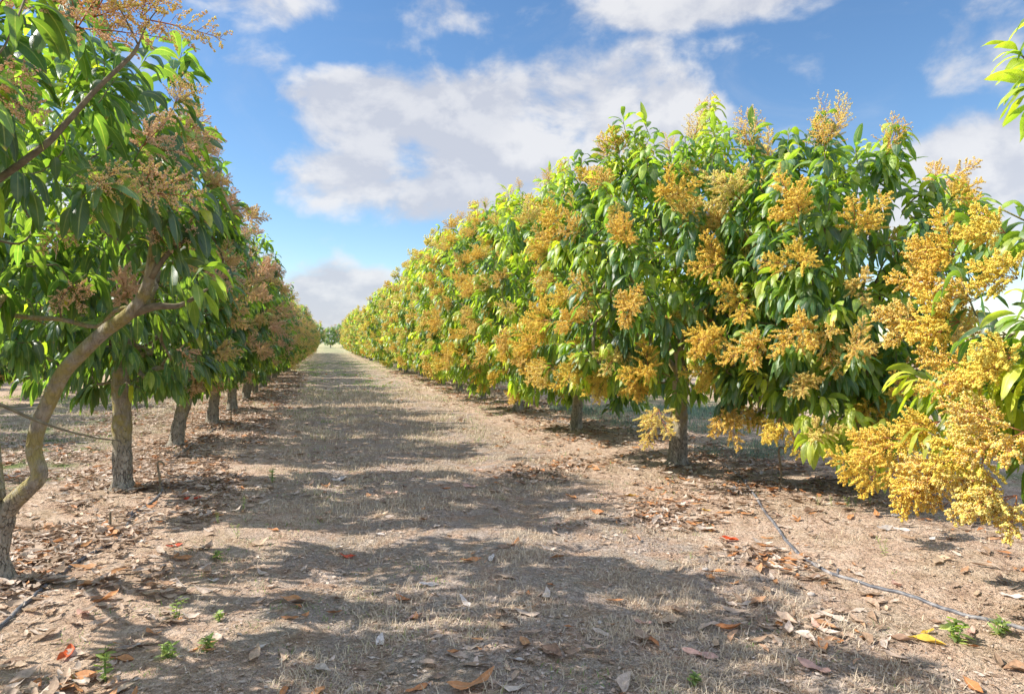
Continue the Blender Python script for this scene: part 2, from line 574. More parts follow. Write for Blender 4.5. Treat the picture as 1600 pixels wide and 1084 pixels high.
def whorls(tips, dirs, nper, S, seed, Lm=0.23, shoot=0.22, tonebase=None, droopm=2.7, wide=0.28):
    """leaves spiralling round each shoot end"""
    r = rng(seed)
    n = len(tips)
    cnt = r.integers(int(nper * 0.7), int(nper * 1.3) + 1, n)
    idx = np.repeat(np.arange(n), cnt)
    m = len(idx)
    k = np.concatenate([np.arange(c) for c in cnt])
    frac = k / cnt[idx]
    D = nrm(dirs)[idx]
    ref = np.where(np.abs(D[:, 2:3]) > 0.9, np.array([[1.0, 0, 0]]), np.array([[0, 0, 1.0]]))
    A = nrm(np.cross(D, ref))
    B = np.cross(D, A)
    phi = k * 2.399 + r.uniform(0, 6.28, n)[idx] + r.normal(0, 0.3, m)
    R_ = A * np.cos(phi)[:, None] + B * np.sin(phi)[:, None]
    spread = 0.35 + 0.9 * frac + r.normal(0, 0.15, m)
    T0 = nrm(R_ * np.sin(np.clip(spread, 0.1, 1.6))[:, None] + D * np.cos(np.clip(spread, 0.1, 1.6))[:, None])
    # petiole: start a little off the shoot
    P = tips[idx] - D * (frac * shoot)[:, None] + T0 * 0.025
    L = Lm * r.uniform(0.62, 1.2, m) * (0.8 + 0.3 * frac)
    sh_droop = r.uniform(0.6, 1.4, n)[idx]
    droop = droopm * sh_droop * r.uniform(0.7, 1.3, m)
    tb = (r.beta(2.0, 3.2, n) * 0.62 if tonebase is None else tonebase)[idx]
    tone = np.clip(tb + r.normal(0, 0.07, m) + 0.12 * (frac < 0.25), 0.02, 0.84)
    odd = r.random(m) < 0.007
    tone[odd] = r.uniform(0.85, 1.0, odd.sum())
    br = np.clip(r.normal(0.5, 0.22, m), 0.0, 1)
    return leaf_geo(P, T0, L, L * r.uniform(wide * 0.8, wide * 1.15, m), r.normal(0, 0.45, m), droop, tone, br, S=S, seed=seed + 1)


# ------------------------------------------------------------------ tubes
def tube(pts, radii, sides=8, cap=True, wob=0.0, seed=0):
    pts = np.asarray(pts, float)
    radii = np.asarray(radii, float)
    n = len(pts)
    T = np.zeros_like(pts)
    T[1:-1] = pts[2:] - pts[:-2]
    T[0], T[-1] = pts[1] - pts[0], pts[-1] - pts[-2]
    T = nrm(T)
    a = np.cross(T[0], [0.13, 0.97, 0.21])
    a = a / (np.linalg.norm(a) + 1e-9)
    th = np.arange(sides) / sides * 2 * np.pi
    V = []
    r = rng(seed)
    phs = r.uniform(0, 6.28, 4)
    for k in range(n):
        a = a - T[k] * np.dot(a, T[k])
        a = a / np.linalg.norm(a)
        b = np.cross(T[k], a)
        rr = radii[k] * (1 + wob * (np.sin(2 * th + phs[0] + k * 0.22) * 0.5 + np.sin(3 * th + phs[1] - k * 0.31) * 0.4 + np.sin(5 * th + phs[2] + k * 0.6) * 0.25))
        V.append(pts[k] + (np.cos(th) * rr)[:, None] * a + (np.sin(th) * rr)[:, None] * b)
    V = np.concatenate(V)
    F = []
    for k in range(n - 1):
        for j in range(sides):
            j2 = (j + 1) % sides
            F.append([k * sides + j, k * sides + j2, (k + 1) * sides + j2, (k + 1) * sides + j])
    F3 = []
    if cap:
        V = np.concatenate([V, pts[-1:] + T[-1:] * radii[-1] * 0.5, pts[:1]])
        c, c0 = len(V) - 2, len(V) - 1
        for j in range(sides):
            F3.append([(n - 1) * sides + j, (n - 1) * sides + (j + 1) % sides, c])
            F3.append([(j + 1) % sides, j, c0])
    return V, np.array(F), np.array(F3).reshape(-1, 3)


class Bag:
    """collects arrays into one mesh"""
    def __init__(self):
        self.V, self.F, self.uv, self.at, self.mi, self.n = [], {3: [], 4: []}, [], [], {3: [], 4: []}, 0

    def add(self, V, Fs, uv=None, at=None, mi=0):
        for F in Fs:
            F = np.asarray(F)
            if len(F):
                self.F[F.shape[1]].append(F + self.n)
                self.mi[F.shape[1]].append(np.full(len(F), mi))
        self.V.append(V)
        self.uv.append(uv if uv is not None else np.zeros((len(V), 2)))
        self.at.append(at if at is not None else np.full((len(V), 4), 0.5))
        self.n += len(V)

    def mesh(self, name, mats, smooth=True):
        Fs, mi = [], []
        for k in (3, 4):
            if self.F[k]:
                Fs.append(np.concatenate(self.F[k]))
                mi.append(np.concatenate(self.mi[k]))
        return mesh_np(name, np.concatenate(self.V), Fs, mats, np.concatenate(self.uv), np.concatenate(self.at), np.concatenate(mi), smooth)


def curve(pts, n):
    """Catmull-Rom through pts, n samples per span"""
    p = [np.array(q, float) for q in pts]
    p = [2 * p[0] - p[1]] + p + [2 * p[-1] - p[-2]]
    o = []
    for k in range(1, len(p) - 2):
        for j in range(n):
            t = j / n
            o.append(0.5 * ((2 * p[k]) + (-p[k - 1] + p[k + 1]) * t + (2 * p[k - 1] - 5 * p[k] + 4 * p[k + 1] - p[k + 2]) * t * t + (-p[k - 1] + 3 * p[k] - 3 * p[k + 1] + p[k + 2]) * t ** 3))
    o.append(p[-2])
    return np.array(o)


# ------------------------------------------------------------------ blossom panicles
OCT_V = np.array([[1, 0, 0], [-1, 0, 0], [0, 1, 0], [0, -1, 0], [0, 0, 1], [0, 0, -1]], float)
OCT_F = np.array([[0, 2, 4], [2, 1, 4], [1, 3, 4], [3, 0, 4], [2, 0, 5], [1, 2, 5], [3, 1, 5], [0, 3, 5]])


def ico():
    p = (1 + 5 ** .5) / 2
    v = np.array([[-1, p, 0], [1, p, 0], [-1, -p, 0], [1, -p, 0], [0, -1, p], [0, 1, p], [0, -1, -p], [0, 1, -p], [p, 0, -1], [p, 0, 1], [-p, 0, -1], [-p, 0, 1]])
    f = np.array([[0, 11, 5], [0, 5, 1], [0, 1, 7], [0, 7, 10], [0, 10, 11], [1, 5, 9], [5, 11, 4], [11, 10, 2], [10, 7, 6], [7, 1, 8], [3, 9, 4], [3, 4, 2], [3, 2, 6], [3, 6, 8], [3, 8, 9], [4, 9, 5], [2, 4, 11], [6, 2, 10], [8, 6, 7], [9, 8, 1]])
    return v / np.linalg.norm(v[0]), f


ICO_V, ICO_F = ico()


def blobs(P, R, seed, hi=False):
    r = rng(seed)
    bv, bf = (ICO_V, ICO_F) if hi else (OCT_V, OCT_F)
    n = len(P)
    sc = R[:, None, None] * r.uniform(0.6, 1.35, (n, len(bv), 1))
    ang = r.uniform(0, 6.28, n)
    c, s = np.cos(ang), np.sin(ang)
    M = np.zeros((n, 3, 3))
    M[:, 0, 0], M[:, 0, 1], M[:, 1, 0], M[:, 1, 1], M[:, 2, 2] = c, -s, s, c, 1
    v = np.einsum('nij,kj->nki', M, bv) * sc + P[:, None, :]
    F = (np.arange(n)[:, None, None] * len(bv) + bf[None]).reshape(-1, 3)
    at = np.zeros((n, len(bv), 4))
    at[:, :, 0] = r.random(n)[:, None]
    at[:, :, 3] = 1
    return v.reshape(-1, 3), F, at.reshape(-1, 4)


def panicle_axis(bag, origin, d, length, nside, dense, seed, hi=False, rblob=0.0055, objtone=0.0, thin=False):
    r = rng(seed)
    d = d / np.linalg.norm(d)
    n = 7
    pts = [origin]
    t = d.copy()
    for k in range(n):
        t = t + r.normal(0, 0.05, 3) + np.array([0, 0, -0.03 if not thin else 0.02])
        t /= np.linalg.norm(t)
        pts.append(pts[-1] + t * length / n)
    pts = np.array(pts)
    V, F, F3 = tube(pts, np.linspace(0.0042, 0.0012, len(pts)) * (0.7 if thin else 1), 4, seed=seed)
    bag.add(V, [F, F3], mi=1)
    P, R = [], []
    for k in range(nside):
        f = 0.12 + 0.86 * k / nside
        q = pts[0] + 0
        u = f * n
        i0 = min(int(u), n - 1)
        q = pts[i0] * (1 - (u - i0)) + pts[i0 + 1] * (u - i0)
        ax = nrm(pts[i0 + 1] - pts[i0])
        a = np.cross(ax, [0.3, 0.2, 0.93])
        a /= np.linalg.norm(a)
        b = np.cross(ax, a)
        ph = k * 2.4 + r.normal(0, 0.3)
        sd_ = a * math.cos(ph) + b * math.sin(ph)
        an = r.uniform(0.75, 1.15)
        bd = ax * math.cos(an) + sd_ * math.sin(an)
        bl = length * (0.46 * (1 - f) + 0.10) * r.uniform(0.75, 1.2)
        end = q + bd * bl + np.array([0, 0, 0.01])
        mid = (q + end) / 2 + r.normal(0, bl * 0.05, 3)
        V, F, F3 = tube([q, mid, end], [0.0017, 0.0012, 0.0007], 3, cap=False)
        bag.add(V, [F], mi=1)
        m = max(3, int(bl / (0.0135 if dense else 0.020)))
        for j in range(m):
            g = 0.25 + 0.75 * (j + 1) / m
            c = q + (end - q) * g
            rad_ = 0.019 * (1.15 - g) + 0.003
            nb = (10 if dense else 4) + (2 if hi else 0)
            pp = c + r.normal(0, 1, (nb, 3)) * rad_ * 0.55
            P.append(pp)
            R.append(rblob * r.uniform(0.7, 1.35, nb))
    P, R = np.concatenate(P), np.concatenate(R)
    V, F, at = blobs(P, R, seed + 5, hi)
    at[:, 1] = objtone
    bag.add(V, [F], at=at, mi=0)


def make_cluster(name, mats, naxes, length, dense, seed, hi=False, rblob=0.0043, cone=0.8, thin=False, nside=20):
    """a spray of panicles leaving one shoot end along +Z"""
    bag = Bag()
    r = rng(seed)
    for k in range(naxes):
        th = k * 2.4 + r.uniform(0, 1)
        a = cone * (0.25 + 0.75 * k / max(naxes - 1, 1)) if naxes > 1 else 0.05
        d = np.array([math.sin(a) * math.cos(th), math.sin(a) * math.sin(th), math.cos(a)])
        panicle_axis(bag, np.zeros(3), d, length * r.uniform(0.75, 1.15), nside, dense, seed * 31 + k, hi, rblob, thin=thin)
    return bag.mesh(name, mats)


CL = {}
for nm, fm in (('gold', FL_GOLD), ('pink', FL_PINK)):
    ms = [fm, STEM_RED]
    CL[nm, 'dense'] = [make_cluster('flower_cluster_%s' % nm, ms, 3 + q % 2, 0.36, True, 11 + q) for q in range(3)]
    CL[nm, 'thin'] = [make_cluster('flower_spray_%s' % nm, ms, 3, 0.36, False, 31 + q, rblob=0.0040, cone=0.5, thin=True, nside=16) for q in range(3)]
CL['gold', 'near'] = [make_cluster('near_flower_cluster', [FL_GOLD, STEM_RED], 3, 0.38, True, 51 + q, hi=True, rblob=0.0042, nside=20) for q in range(2)]
CL['pink', 'near'] = [make_cluster('near_flower_spray', [FL_PINK, STEM_RED], 3, 0.34, False, 61 + q, hi=True, rblob=0.0040, nside=16) for q in range(2)]


# ------------------------------------------------------------------ tree builder
def shell_tips(n, c, ext, zlo, seed, lump=0.18, fill=0.25, top_bias=0.15):
    r = rng(seed)
    u = nrm(r.normal(size=(n * 3, 3)))
    u = u[u[:, 2] > zlo][:n]
    # lumpy, squarish hedge body
    sup = (np.abs(u[:, 0]) ** 2.8 + np.abs(u[:, 1]) ** 2.8 + np.abs(u[:, 2]) ** 2.8) ** (-1 / 2.8)
    a, b = np.arctan2(u[:, 1], u[:, 0]), u[:, 2]
    lm = 1 + lump * (fbm(a * 1.9 + seed, b * 2.6 + 7, seed, 3) - 0.5) * 2.2
    inner = r.random(len(u)) < fill
    k = np.where(inner, r.uniform(0.45, 0.85, len(u)), r.uniform(0.86, 1.04, len(u)))
    P = np.asarray(c) + u * np.asarray(ext) * (sup * lm * k)[:, None]
    nrml = nrm(u / np.asarray(ext))
    D = nrm(nrml * 0.9 + np.array([0, 0, 0.55]) + r.normal(0, 0.25, u.shape))
    return P, D, nrml, ~inner


def skeleton(tips, dirs, trunk_pts, limb_ends, seed, trunk_r):
    """grow branches: limbs from the fork, then every tip joins its nearest branch"""
    r = rng(seed)
    nodes = [np.array(p, float) for p in trunk_pts]
    par = [-1] + list(range(len(nodes) - 1))
    fork = len(nodes) - 1
    for e in limb_ends:
        e = np.array(e, float)
        st = nodes[fork]
        prev = fork
        K = 7
        side = r.normal(0, 0.08, 3)
        for k in range(1, K + 1):
            t = k / K
            q = st * (1 - t) + e * t + side * math.sin(t * 3.14) + np.array([0, 0, 0.10 * math.sin(t * 3.14)]) + r.normal(0, 0.02, 3)
            nodes.append(q)
            par.append(prev)
            prev = len(nodes) - 1
    o = np.argsort(np.linalg.norm(tips - nodes[fork], axis=1))
    N = np.array(nodes)
    for ti in o:
        tp = tips[ti] - dirs[ti] * 0.20
        d = np.linalg.norm(N - tp, axis=1) + 0.25 * np.maximum(0, N[:, 2] - tp[2])
        d[:max(fork, 0)] += 5
        j = int(np.argmin(d))
        a = N[j]
        dist = np.linalg.norm(tp - a)
        K = 1 if dist < 0.2 else (2 if dist < 0.5 else 3)
        prev = j
        new = []
        for k in range(1, K + 1):
            t = k / K
            new.append(a * (1 - t) + tp * t + (r.normal(0, 0.03, 3) if k < K else 0))
        new.append(tips[ti])
        for q in new:
            nodes.append(q)
            par.append(prev)
            prev = len(nodes) - 1
        N = np.concatenate([N, np.array(new)])
    par = np.array(par)
    cnt = np.zeros(len(par))
    leafs = np.ones(len(par), bool)
    leafs[par[par >= 0]] = False
    cnt[leafs] = 1
    for k in range(len(par) - 1, 0, -1):
        cnt[par[k]] += cnt[k]
    R = 0.0045 * cnt ** 0.5
    R = np.minimum(R * (trunk_r * 0.92 / max(R[fork], 1e-6)) ** (np.log(np.maximum(cnt, 1)) / np.log(cnt[fork])), trunk_r)
    return N, par, R, fork


def branch_mesh(name, N, par, R, lo, mats, skip=(), minr=0.0):
    """all branch segments above index lo, as chains"""
    bag = Bag()
    kids = {}
    for k, p in enumerate(par):
        if p >= 0:
            kids.setdefault(int(p), []).append(k)
    stack = [lo]
    while stack:
        s = stack.pop()
        for c in kids.get(s, []):
            chain = [s, c]
            cur = c
            while True:
                ks = kids.get(cur, [])
                if not ks:
                    break
                big = max(ks, key=lambda q: R[q])
                for q in ks:
                    if q != big:
                        kids.setdefault(('x', cur), []).append(q)
                if len(ks) > 1:
                    for q in ks:
                        if q != big:
                            stack.append((cur, q))
                chain.append(big)
                cur = big
            emit(bag, chain, N, R, minr)
        if isinstance(s, tuple):
            a, q = s
            chain = [a, q]
            cur = q
            while kids.get(cur):
                ks = kids[cur]
                big = max(ks, key=lambda v: R[v])
                for v in ks:
                    if v != big:
                        stack.append((cur, v))
                chain.append(big)
                cur = big
            emit(bag, chain, N, R, minr)
    return bag.mesh(name, mats)


def emit(bag, chain, N, R, minr):
    pts = N[chain]
    rr = R[chain].copy()
    rr[0] = min(rr[0], rr[1] * 1.25)
    if rr.max() < minr:
        return
    mi = 0 if rr.max() > 0.02 else 1
    sides = 10 if rr.max() > 0.03 else (6 if rr.max() > 0.012 else 4)
    if len(pts) > 2 and rr.max() > 0.012:
        c = curve(pts, 3)
        rc = np.interp(np.linspace(0, len(pts) - 1, len(c)), np.arange(len(pts)), rr)
    else:
        c, rc = pts, rr
    V, F, F3 = tube(c, rc, sides, seed=len(pts), wob=0.08 if sides > 6 else 0)
    bag.add(V, [F, F3], mi=mi)


def trunk_mesh(name, pts, r0, r1, seed, flare=1.55):
    c = curve(pts, 8)
    n = len(c)
    t = np.linspace(0, 1, n)
    rr = r0 + (r1 - r0) * t
    h = c[:, 2] - c[0, 2]
    rr = rr * (1 + (flare - 1) * np.exp(-np.maximum(h - 0.05, 0) / 0.07))
    rr = rr * (1 + 0.05 * np.sin(h * 17 + seed) + 0.04 * np.sin(h * 41 + seed * 2))
    V, F, F3 = tube(c, rr, 18, seed=seed, wob=0.07)
    bag = Bag()
    bag.add(V, [F, F3])
    return bag.mesh(name, [BARK])


def place_cluster(root, me, p, d, s, rz):
    o = link('flower_cluster', me, root)
    q = Vector(d).to_track_quat('Z', 'Y')
    o.rotation_mode = 'QUATERNION'
    from mathutils import Quaternion
    o.rotation_quaternion = q @ Quaternion((0, 0, 1), rz)
    o.location = p
    o.scale = (s, s, s)
    return o


def mango(loc, label, group, P):
    """P: dict of parameters; builds one mango tree with its parts and returns root"""
    seed = P['seed']
    r = rng(seed + 1000)
    root = bpy.data.objects.new('mango_tree', None)
    C.objects.link(root)
    root.location = (loc[0], loc[1], gz(*loc) - 0.01)
    tag(root, label, 'tree', group)
    tips, dirs, nrml, outer = shell_tips(P['tips'], P['c'], P['ext'], P.get('zlo', -0.75), seed, P.get('lump', 0.18), P.get('fill', 0.28))
    if P.get('spikes'):
        k = P['spikes']
        top = np.argsort(-tips[:, 2])[:int(len(tips) * 0.22)]
        pick = r.choice(top, k, replace=False)
        sp = tips[pick] + np.stack([r.normal(0, 0.05, k), r.normal(0, 0.05, k), r.uniform(0.12, 0.6, k)], 1)
        sd2 = nrm(np.stack([r.normal(0, 0.15, k), r.normal(0, 0.15, k), np.ones(k)], 1))
        tips, dirs = np.concatenate([tips, sp]), np.concatenate([dirs, sd2])
        nrml = np.concatenate([nrml, sd2])
        outer = np.concatenate([outer, np.ones(k, bool)])
        spike = np.arange(len(tips) - k, len(tips))
    else:
        spike = np.array([], int)
    isx = np.zeros(len(tips), bool)
    if 'extra' in P:
        ex = np.array([e[:3] for e in P['extra']])
        ed = nrm(np.array([e[3:6] for e in P['extra']], float))
        tips, dirs, nrml, outer = np.concatenate([tips, ex]), np.concatenate([dirs, ed]), np.concatenate([nrml, ed]), np.concatenate([outer, np.ones(len(ex), bool)])
        isx = np.concatenate([isx, np.ones(len(ex), bool)])
    if 'cull' in P:
        keep = P['cull'](tips) | isx
        idx = np.where(keep)[0]
        remap = {int(o): n for n, o in enumerate(idx)}
        spike = np.array([remap[int(s)] for s in spike if int(s) in remap], int)
        tips, dirs, nrml, outer, isx = tips[keep], dirs[keep], nrml[keep], outer[keep], isx[keep]
    tr = P['trunk']
    N, par, R, fork = skeleton(tips, dirs, tr, P['limbs'], seed + 3, P['r1'])
    link('trunk', trunk_mesh('trunk', tr, P['r0'], P['r1'], seed), root)
    R[fork + 1:] = R[fork + 1:] * P.get('limb_scale', 1.0)
    link('branches', branch_mesh('branches', N, par, R, fork, [BARK, TWIG], minr=P.get('minr', 0)), root)
    # leaves
    nw = len(tips)
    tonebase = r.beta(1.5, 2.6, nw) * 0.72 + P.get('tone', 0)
    tonebase[spike] += 0.12
    young = r.random(nw) < P.get('young', 0.05)
    tonebase[young] += 0.28
    tonebase[isx] += P.get('extra_tone', 0)
    per = P.get('per', 13)
    S = P.get('S', 6)
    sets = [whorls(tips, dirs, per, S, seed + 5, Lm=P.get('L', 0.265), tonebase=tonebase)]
    if len(spike):
        # upright shoots keep more leaves hanging down along them
        sets.append(whorls(tips[spike] - np.array([0, 0, 0.14]), dirs[spike], per, S, seed + 8, Lm=P.get('L', 0.265) * 0.95, shoot=0.35, tonebase=tonebase[spike], droopm=2.6))
    bag = Bag()
    for V, F, UV, at in sets:
        bag.add(V, [F], UV, at)
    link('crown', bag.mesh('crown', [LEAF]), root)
    # blossoms
    col = P.get('flower', 'gold')
    sites = []
    for e in P.get('sites', []):
        p = np.array(e[:3]) - np.array([loc[0], loc[1], 0])
        d = p - np.array(P['c'])
        d = nrm(d / np.array(P['ext']))
        sites.append((p, d, e[3] if len(e) > 3 else 'dense', e[4] if len(e) > 4 else 1.0))
    face = np.array(P.get('face', (-1, -0.5, 0.2)))
    face = face / np.linalg.norm(face)
    sc = nrml @ face + r.normal(0, 0.35, nw)
    cand = [k for k in np.argsort(-sc) if outer[k] and not (isx[k] and tips[k][2] > 2.9)]
    gap = P.get('gap', 0.36)
    got = [s[0] for s in sites]
    for k in cand:
        if len(sites) >= P.get('nfl', 50):
            break
        if got and np.min(np.linalg.norm(np.array(got) - tips[k], axis=1)) < gap:
            continue
        if r.random() < 0.35:
            continue
        high = tips[k][2] > P['c'][2] + P['ext'][2] * 0.62
        kind = 'thin' if (high or (k in spike)) and r.random() < 0.8 else 'dense'
        d = nrm(nrml[k] + np.array([0, 0, 0.35 if not high else 1.2]) + r.normal(0, 0.2, 3))
        got.append(tips[k])
        sites.append((tips[k], d, kind, r.uniform(0.6, 1.1)))
    for (p, d, kind, s) in sites:
        if kind == 'dense' and P.get('hi'):
            kind = 'near'
        lst = CL[col, kind]
        place_cluster(root, lst[int(r.integers(len(lst)))], p, d, s * P.get('fs', 1.0), r.uniform(0, 6.28))
    return root


def limbs_for(c, ext, n, seed, k=0.5):
    r = rng(seed)
    out = []
    for j in range(n):
        a = j / n * 6.283 + r.uniform(-0.3, 0.3)
        out.append((c[0] + math.cos(a) * ext[0] * k, c[1] + math.sin(a) * ext[1] * k, c[2] + r.uniform(-0.1, 0.45) * ext[2]))
    return out


# ---- sunlit row (its side towards the track catches the sun) -------------------------------------
def sunny(loc, seed, label, group=None, **kw):
    c = kw.pop('c', (0.0, 0, 2.58))
    ext = kw.pop('ext', (1.75, 1.62, 1.97))
    r = rng(seed)
    h = kw.pop('fork', 0.95)
    lean = kw.pop('lean', (0.05, 0.0))
    P = dict(seed=seed, c=c, ext=ext, tips=kw.pop('tips', 620), trunk=[(0, 0, -0.05), (lean[0] * 0.3, lean[1] * 0.3, h * 0.35), (lean[0] * 0.7, lean[1] * 0.7, h * 0.7), (lean[0], lean[1], h)],
             limbs=limbs_for(c, ext, 6, seed), r0=0.105, r1=0.085, zlo=-0.92, nfl=60, flower='gold', spikes=36, face=(-1, -0.45, 0.15), tone=0.13, young=0.2)  # raised tone puts this row's sunlight into the leaf colour
    P.update(kw)
    return mango(loc, label, group, P)


R1S = [(3.39, 8.4, 2.74), (3.49, 6.72, 0.87), (4.16, 6.53, 0.87), (3.68, 6.25, 1.63), (4.14, 7.16, 3.89, 'thin'), (3.0, 7.4, 2.2), (2.9, 8.6, 1.3), (3.3, 7.3, 1.55)]
R2S = [(4.7, 6.18, 3.0), (4.21, 5.27, 1.75), (4.45, 5.31, 1.69), (4.38, 5.85, 0.84), (4.18, 6.1, 2.04), (4.5, 5.82, 2.27), (6.3, 5.83, 3.21), (6.25, 5.73, 2.92), (4.6, 6.5, 3.85, 'thin'),
       (5.22, 6.04, 3.8, 'thin'), (5.7, 5.98, 2.52), (4.0, 5.6, 1.6), (4.9, 5.3, 0.75)]
R0S = [(3.5, 3.09, 2.09, 'near', 0.8), (3.46, 2.79, 2.16, 'near', 0.8), (3.42, 2.69, 1.91, 'near', 0.8), (3.51, 2.98, 1.83, 'near', 0.8), (3.33, 2.61, 1.52),
       (3.36, 2.81, 1.04), (3.37, 3.02, 0.9), (3.26, 2.53, 1.15), (3.33, 2.72, 0.86), (3.36, 3.12, 0.80), (3.45, 3.05, 1.7), (3.40, 2.85, 1.42), (3.55, 3.2, 1.95), (3.62, 3.45, 1.72), (3.38, 2.75, 1.25), (3.48, 3.2, 1.12), (3.59, 3.58, 0.95), (4.05, 4.28, 0.6), (3.42, 2.69, 0.8), (4.21, 4.45, 0.76)]
R0X = [(3.5, 3.4, 1.38), (3.51, 3.19, 1.28), (3.32, 3.13, 1.07), (3.42, 2.8, 1.58), (3.34, 2.61, 1.71), (3.59, 3.17, 2.29), (3.61, 2.95, 2.33), (3.45, 2.69, 2.11), (3.42, 2.9, 1.37), (3.26, 2.53, 1.46), (3.53, 3.08, 1.47)]
R0X = [(x - 4.75, y - 1.9, z, -0.7, 0.35, 0.45) for x, y, z in R0X] + [(x - 4.6, y - 1.95, z - 0.06, -0.5, -0.2, 0.5) for x, y, z in R0X]
R2X = [(4.24, 4.65, 1.42), (4.44, 4.9, 0.91), (4.3, 5.05, 1.01), (4.27, 5.26, 0.82), (4.6, 4.86, 0.69), (4.46, 5.0, 0.56), (4.62, 4.75, 0.81), (4.57, 5.28, 0.68), (4.7, 5.04, 0.43), (4.09, 5.2, 1.23), (4.78, 4.91, 0.45), (4.86, 4.79, 0.69), (4.19, 5.07, 0.67), (4.78, 4.7, 1.03)]
R2X = [(x - 5.4, y - 5.9, z + 0.06, -0.5, -0.7, 0.35) for x, y, z in R2X]


def slope_down(t):
    # crown falls away on its far side and has a notch in it
    X_, Z_ = t[:, 0], t[:, 2]
    return (Z_ < 3.72 - 0.62 * (X_ + 0.45)) & (X_ < 0.95) & ~((X_ > 0.35) & (Z_ > 1.9) & (Z_ < 2.5))


def arching_in(t):
    # flowering boughs arch low towards the track, the upper crown stays back
    X_, Y_, Z_ = t[:, 0] + 4.75, t[:, 1] + 1.9, t[:, 2]
    c_, s_ = math.cos(rad(YAW)), math.sin(rad(YAW))
    q = (X_ * c_ - Y_ * s_) / (X_ * s_ + Y_ * c_)
    return ((q > 0.83) | (Z_ < 1.95) | ((Z_ > 3.0) & (Z_ < 3.0) & (np.abs(X_ - 4.0) < 0.08))) & (q > 0.60)


sunny((4.75, 1.9), 101, 'golden-flowered mango tree reaching in from outside the frame beside the black pipe', tips=560, ext=(1.4, 1.55, 1.35), c=(0, 0.1, 1.75), sites=R0S, hi=True, S=8, nfl=34, per=12, cull=arching_in,
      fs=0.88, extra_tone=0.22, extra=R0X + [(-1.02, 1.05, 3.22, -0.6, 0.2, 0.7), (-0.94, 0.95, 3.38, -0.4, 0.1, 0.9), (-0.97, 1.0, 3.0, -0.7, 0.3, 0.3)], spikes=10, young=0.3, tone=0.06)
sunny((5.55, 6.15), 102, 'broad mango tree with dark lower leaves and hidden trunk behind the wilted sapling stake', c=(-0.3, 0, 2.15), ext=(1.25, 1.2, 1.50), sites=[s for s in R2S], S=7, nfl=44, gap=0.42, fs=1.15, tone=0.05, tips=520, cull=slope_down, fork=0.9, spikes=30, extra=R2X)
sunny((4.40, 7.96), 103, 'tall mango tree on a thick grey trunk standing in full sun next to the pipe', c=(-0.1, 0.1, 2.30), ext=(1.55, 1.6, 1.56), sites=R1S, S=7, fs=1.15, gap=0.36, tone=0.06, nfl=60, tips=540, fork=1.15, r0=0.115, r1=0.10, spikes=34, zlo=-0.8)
sunny((4.41, 11.7), 104, 'mango tree second behind the thick sunlit trunk, with a pale whitish trunk base', sites=[(3.72, 9.9, 3.5), (2.77, 10.4, 1.65), (3.0, 10.2, 1.37)], c=(0, 0, 2.38), ext=(1.75, 1.7, 1.78), S=5, nfl=85, gap=0.3, tips=580, fork=0.7)
sunny((4.3, 15.2), 105, 'sunlit mango tree with golden sprays low over its slim trunk, third along its row', S=4, nfl=90, gap=0.3, tips=560, sites=[(2.71, 13.4, 2.8), (2.3, 14.2, 2.06)])

# ---- shaded row ------------------------------------------------------------------------------------
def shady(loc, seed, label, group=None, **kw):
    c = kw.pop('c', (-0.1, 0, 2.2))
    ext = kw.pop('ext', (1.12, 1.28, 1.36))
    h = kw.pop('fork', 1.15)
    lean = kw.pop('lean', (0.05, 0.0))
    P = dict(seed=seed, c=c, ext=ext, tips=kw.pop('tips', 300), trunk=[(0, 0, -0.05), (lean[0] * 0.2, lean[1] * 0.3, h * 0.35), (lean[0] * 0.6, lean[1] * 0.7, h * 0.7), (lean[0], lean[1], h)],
             limbs=limbs_for(c, ext, 5, seed), r0=0.105, r1=0.085, zlo=-0.95, nfl=48, flower='pink', gap=0.3, spikes=14, face=(1, -0.7, 0.5), young=0.05, tone=-0.14)  # negative tone: this row's shade is put into the leaf colour
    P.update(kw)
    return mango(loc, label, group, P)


def set_back(t):
    # its lower boughs keep behind the line of trunks
    X_, Z_ = t[:, 0] - 2.2, t[:, 2]
    return ~((X_ > -1.15) & (Z_ < 2.55))


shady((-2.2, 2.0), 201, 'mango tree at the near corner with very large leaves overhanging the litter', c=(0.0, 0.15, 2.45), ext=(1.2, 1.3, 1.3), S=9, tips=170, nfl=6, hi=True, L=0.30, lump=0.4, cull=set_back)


def keep_limb_open(t):
    # the low bent limb stands free of leaves on the side of the track
    X_, Y_, Z_ = t[:, 0] - 2.08, t[:, 1] + 5.18, t[:, 2]
    return ~((Z_ < 2.25) & (Y_ < 5.1) & (X_ > -2.0)) & ~((Z_ < 1.75))


l1 = [(0, 0, -0.05), (0.0, 0.0, 0.15), (0.01, 0, 0.32), (0.05, -0.01, 0.50)]
L1T = (-2.08, 5.18)
t1 = shady(L1T, 202, 'crooked mango tree forking low into a bent limb beside the leaf litter', c=(0.05, -0.3, 2.5), ext=(1.15, 1.3, 1.1), S=8, tips=210, lump=0.35, trunk=l1, r0=0.088, r1=0.078, hi=True,
           limbs=[(-0.5, 0.1, 1.9), (-0.6, -0.8, 2.1), (-0.4, 0.7, 2.4)],
           sites=[(-1.04, 3.6, 3.08), (-0.85, 3.64, 3.12), (-1.11, 3.6, 3.02), (-1.36, 4.1, 2.16, 'near', 0.5), (-1.34, 4.2, 1.86, 'near', 0.5), (-1.26, 4.5, 2.31, 'near', 0.6), (-1.4, 4.3, 3.4)],
           nfl=18, extra=[(1.38, -0.56, 2.0, 0.6, -0.2, 0.5), (1.36, -0.68, 2.35, 0.7, -0.2, 0.5), (1.2, -0.6, 2.1, 0.3, -0.6, 0.3)], limb_scale=0.5, zlo=-0.8, L=0.27, cull=keep_limb_open)
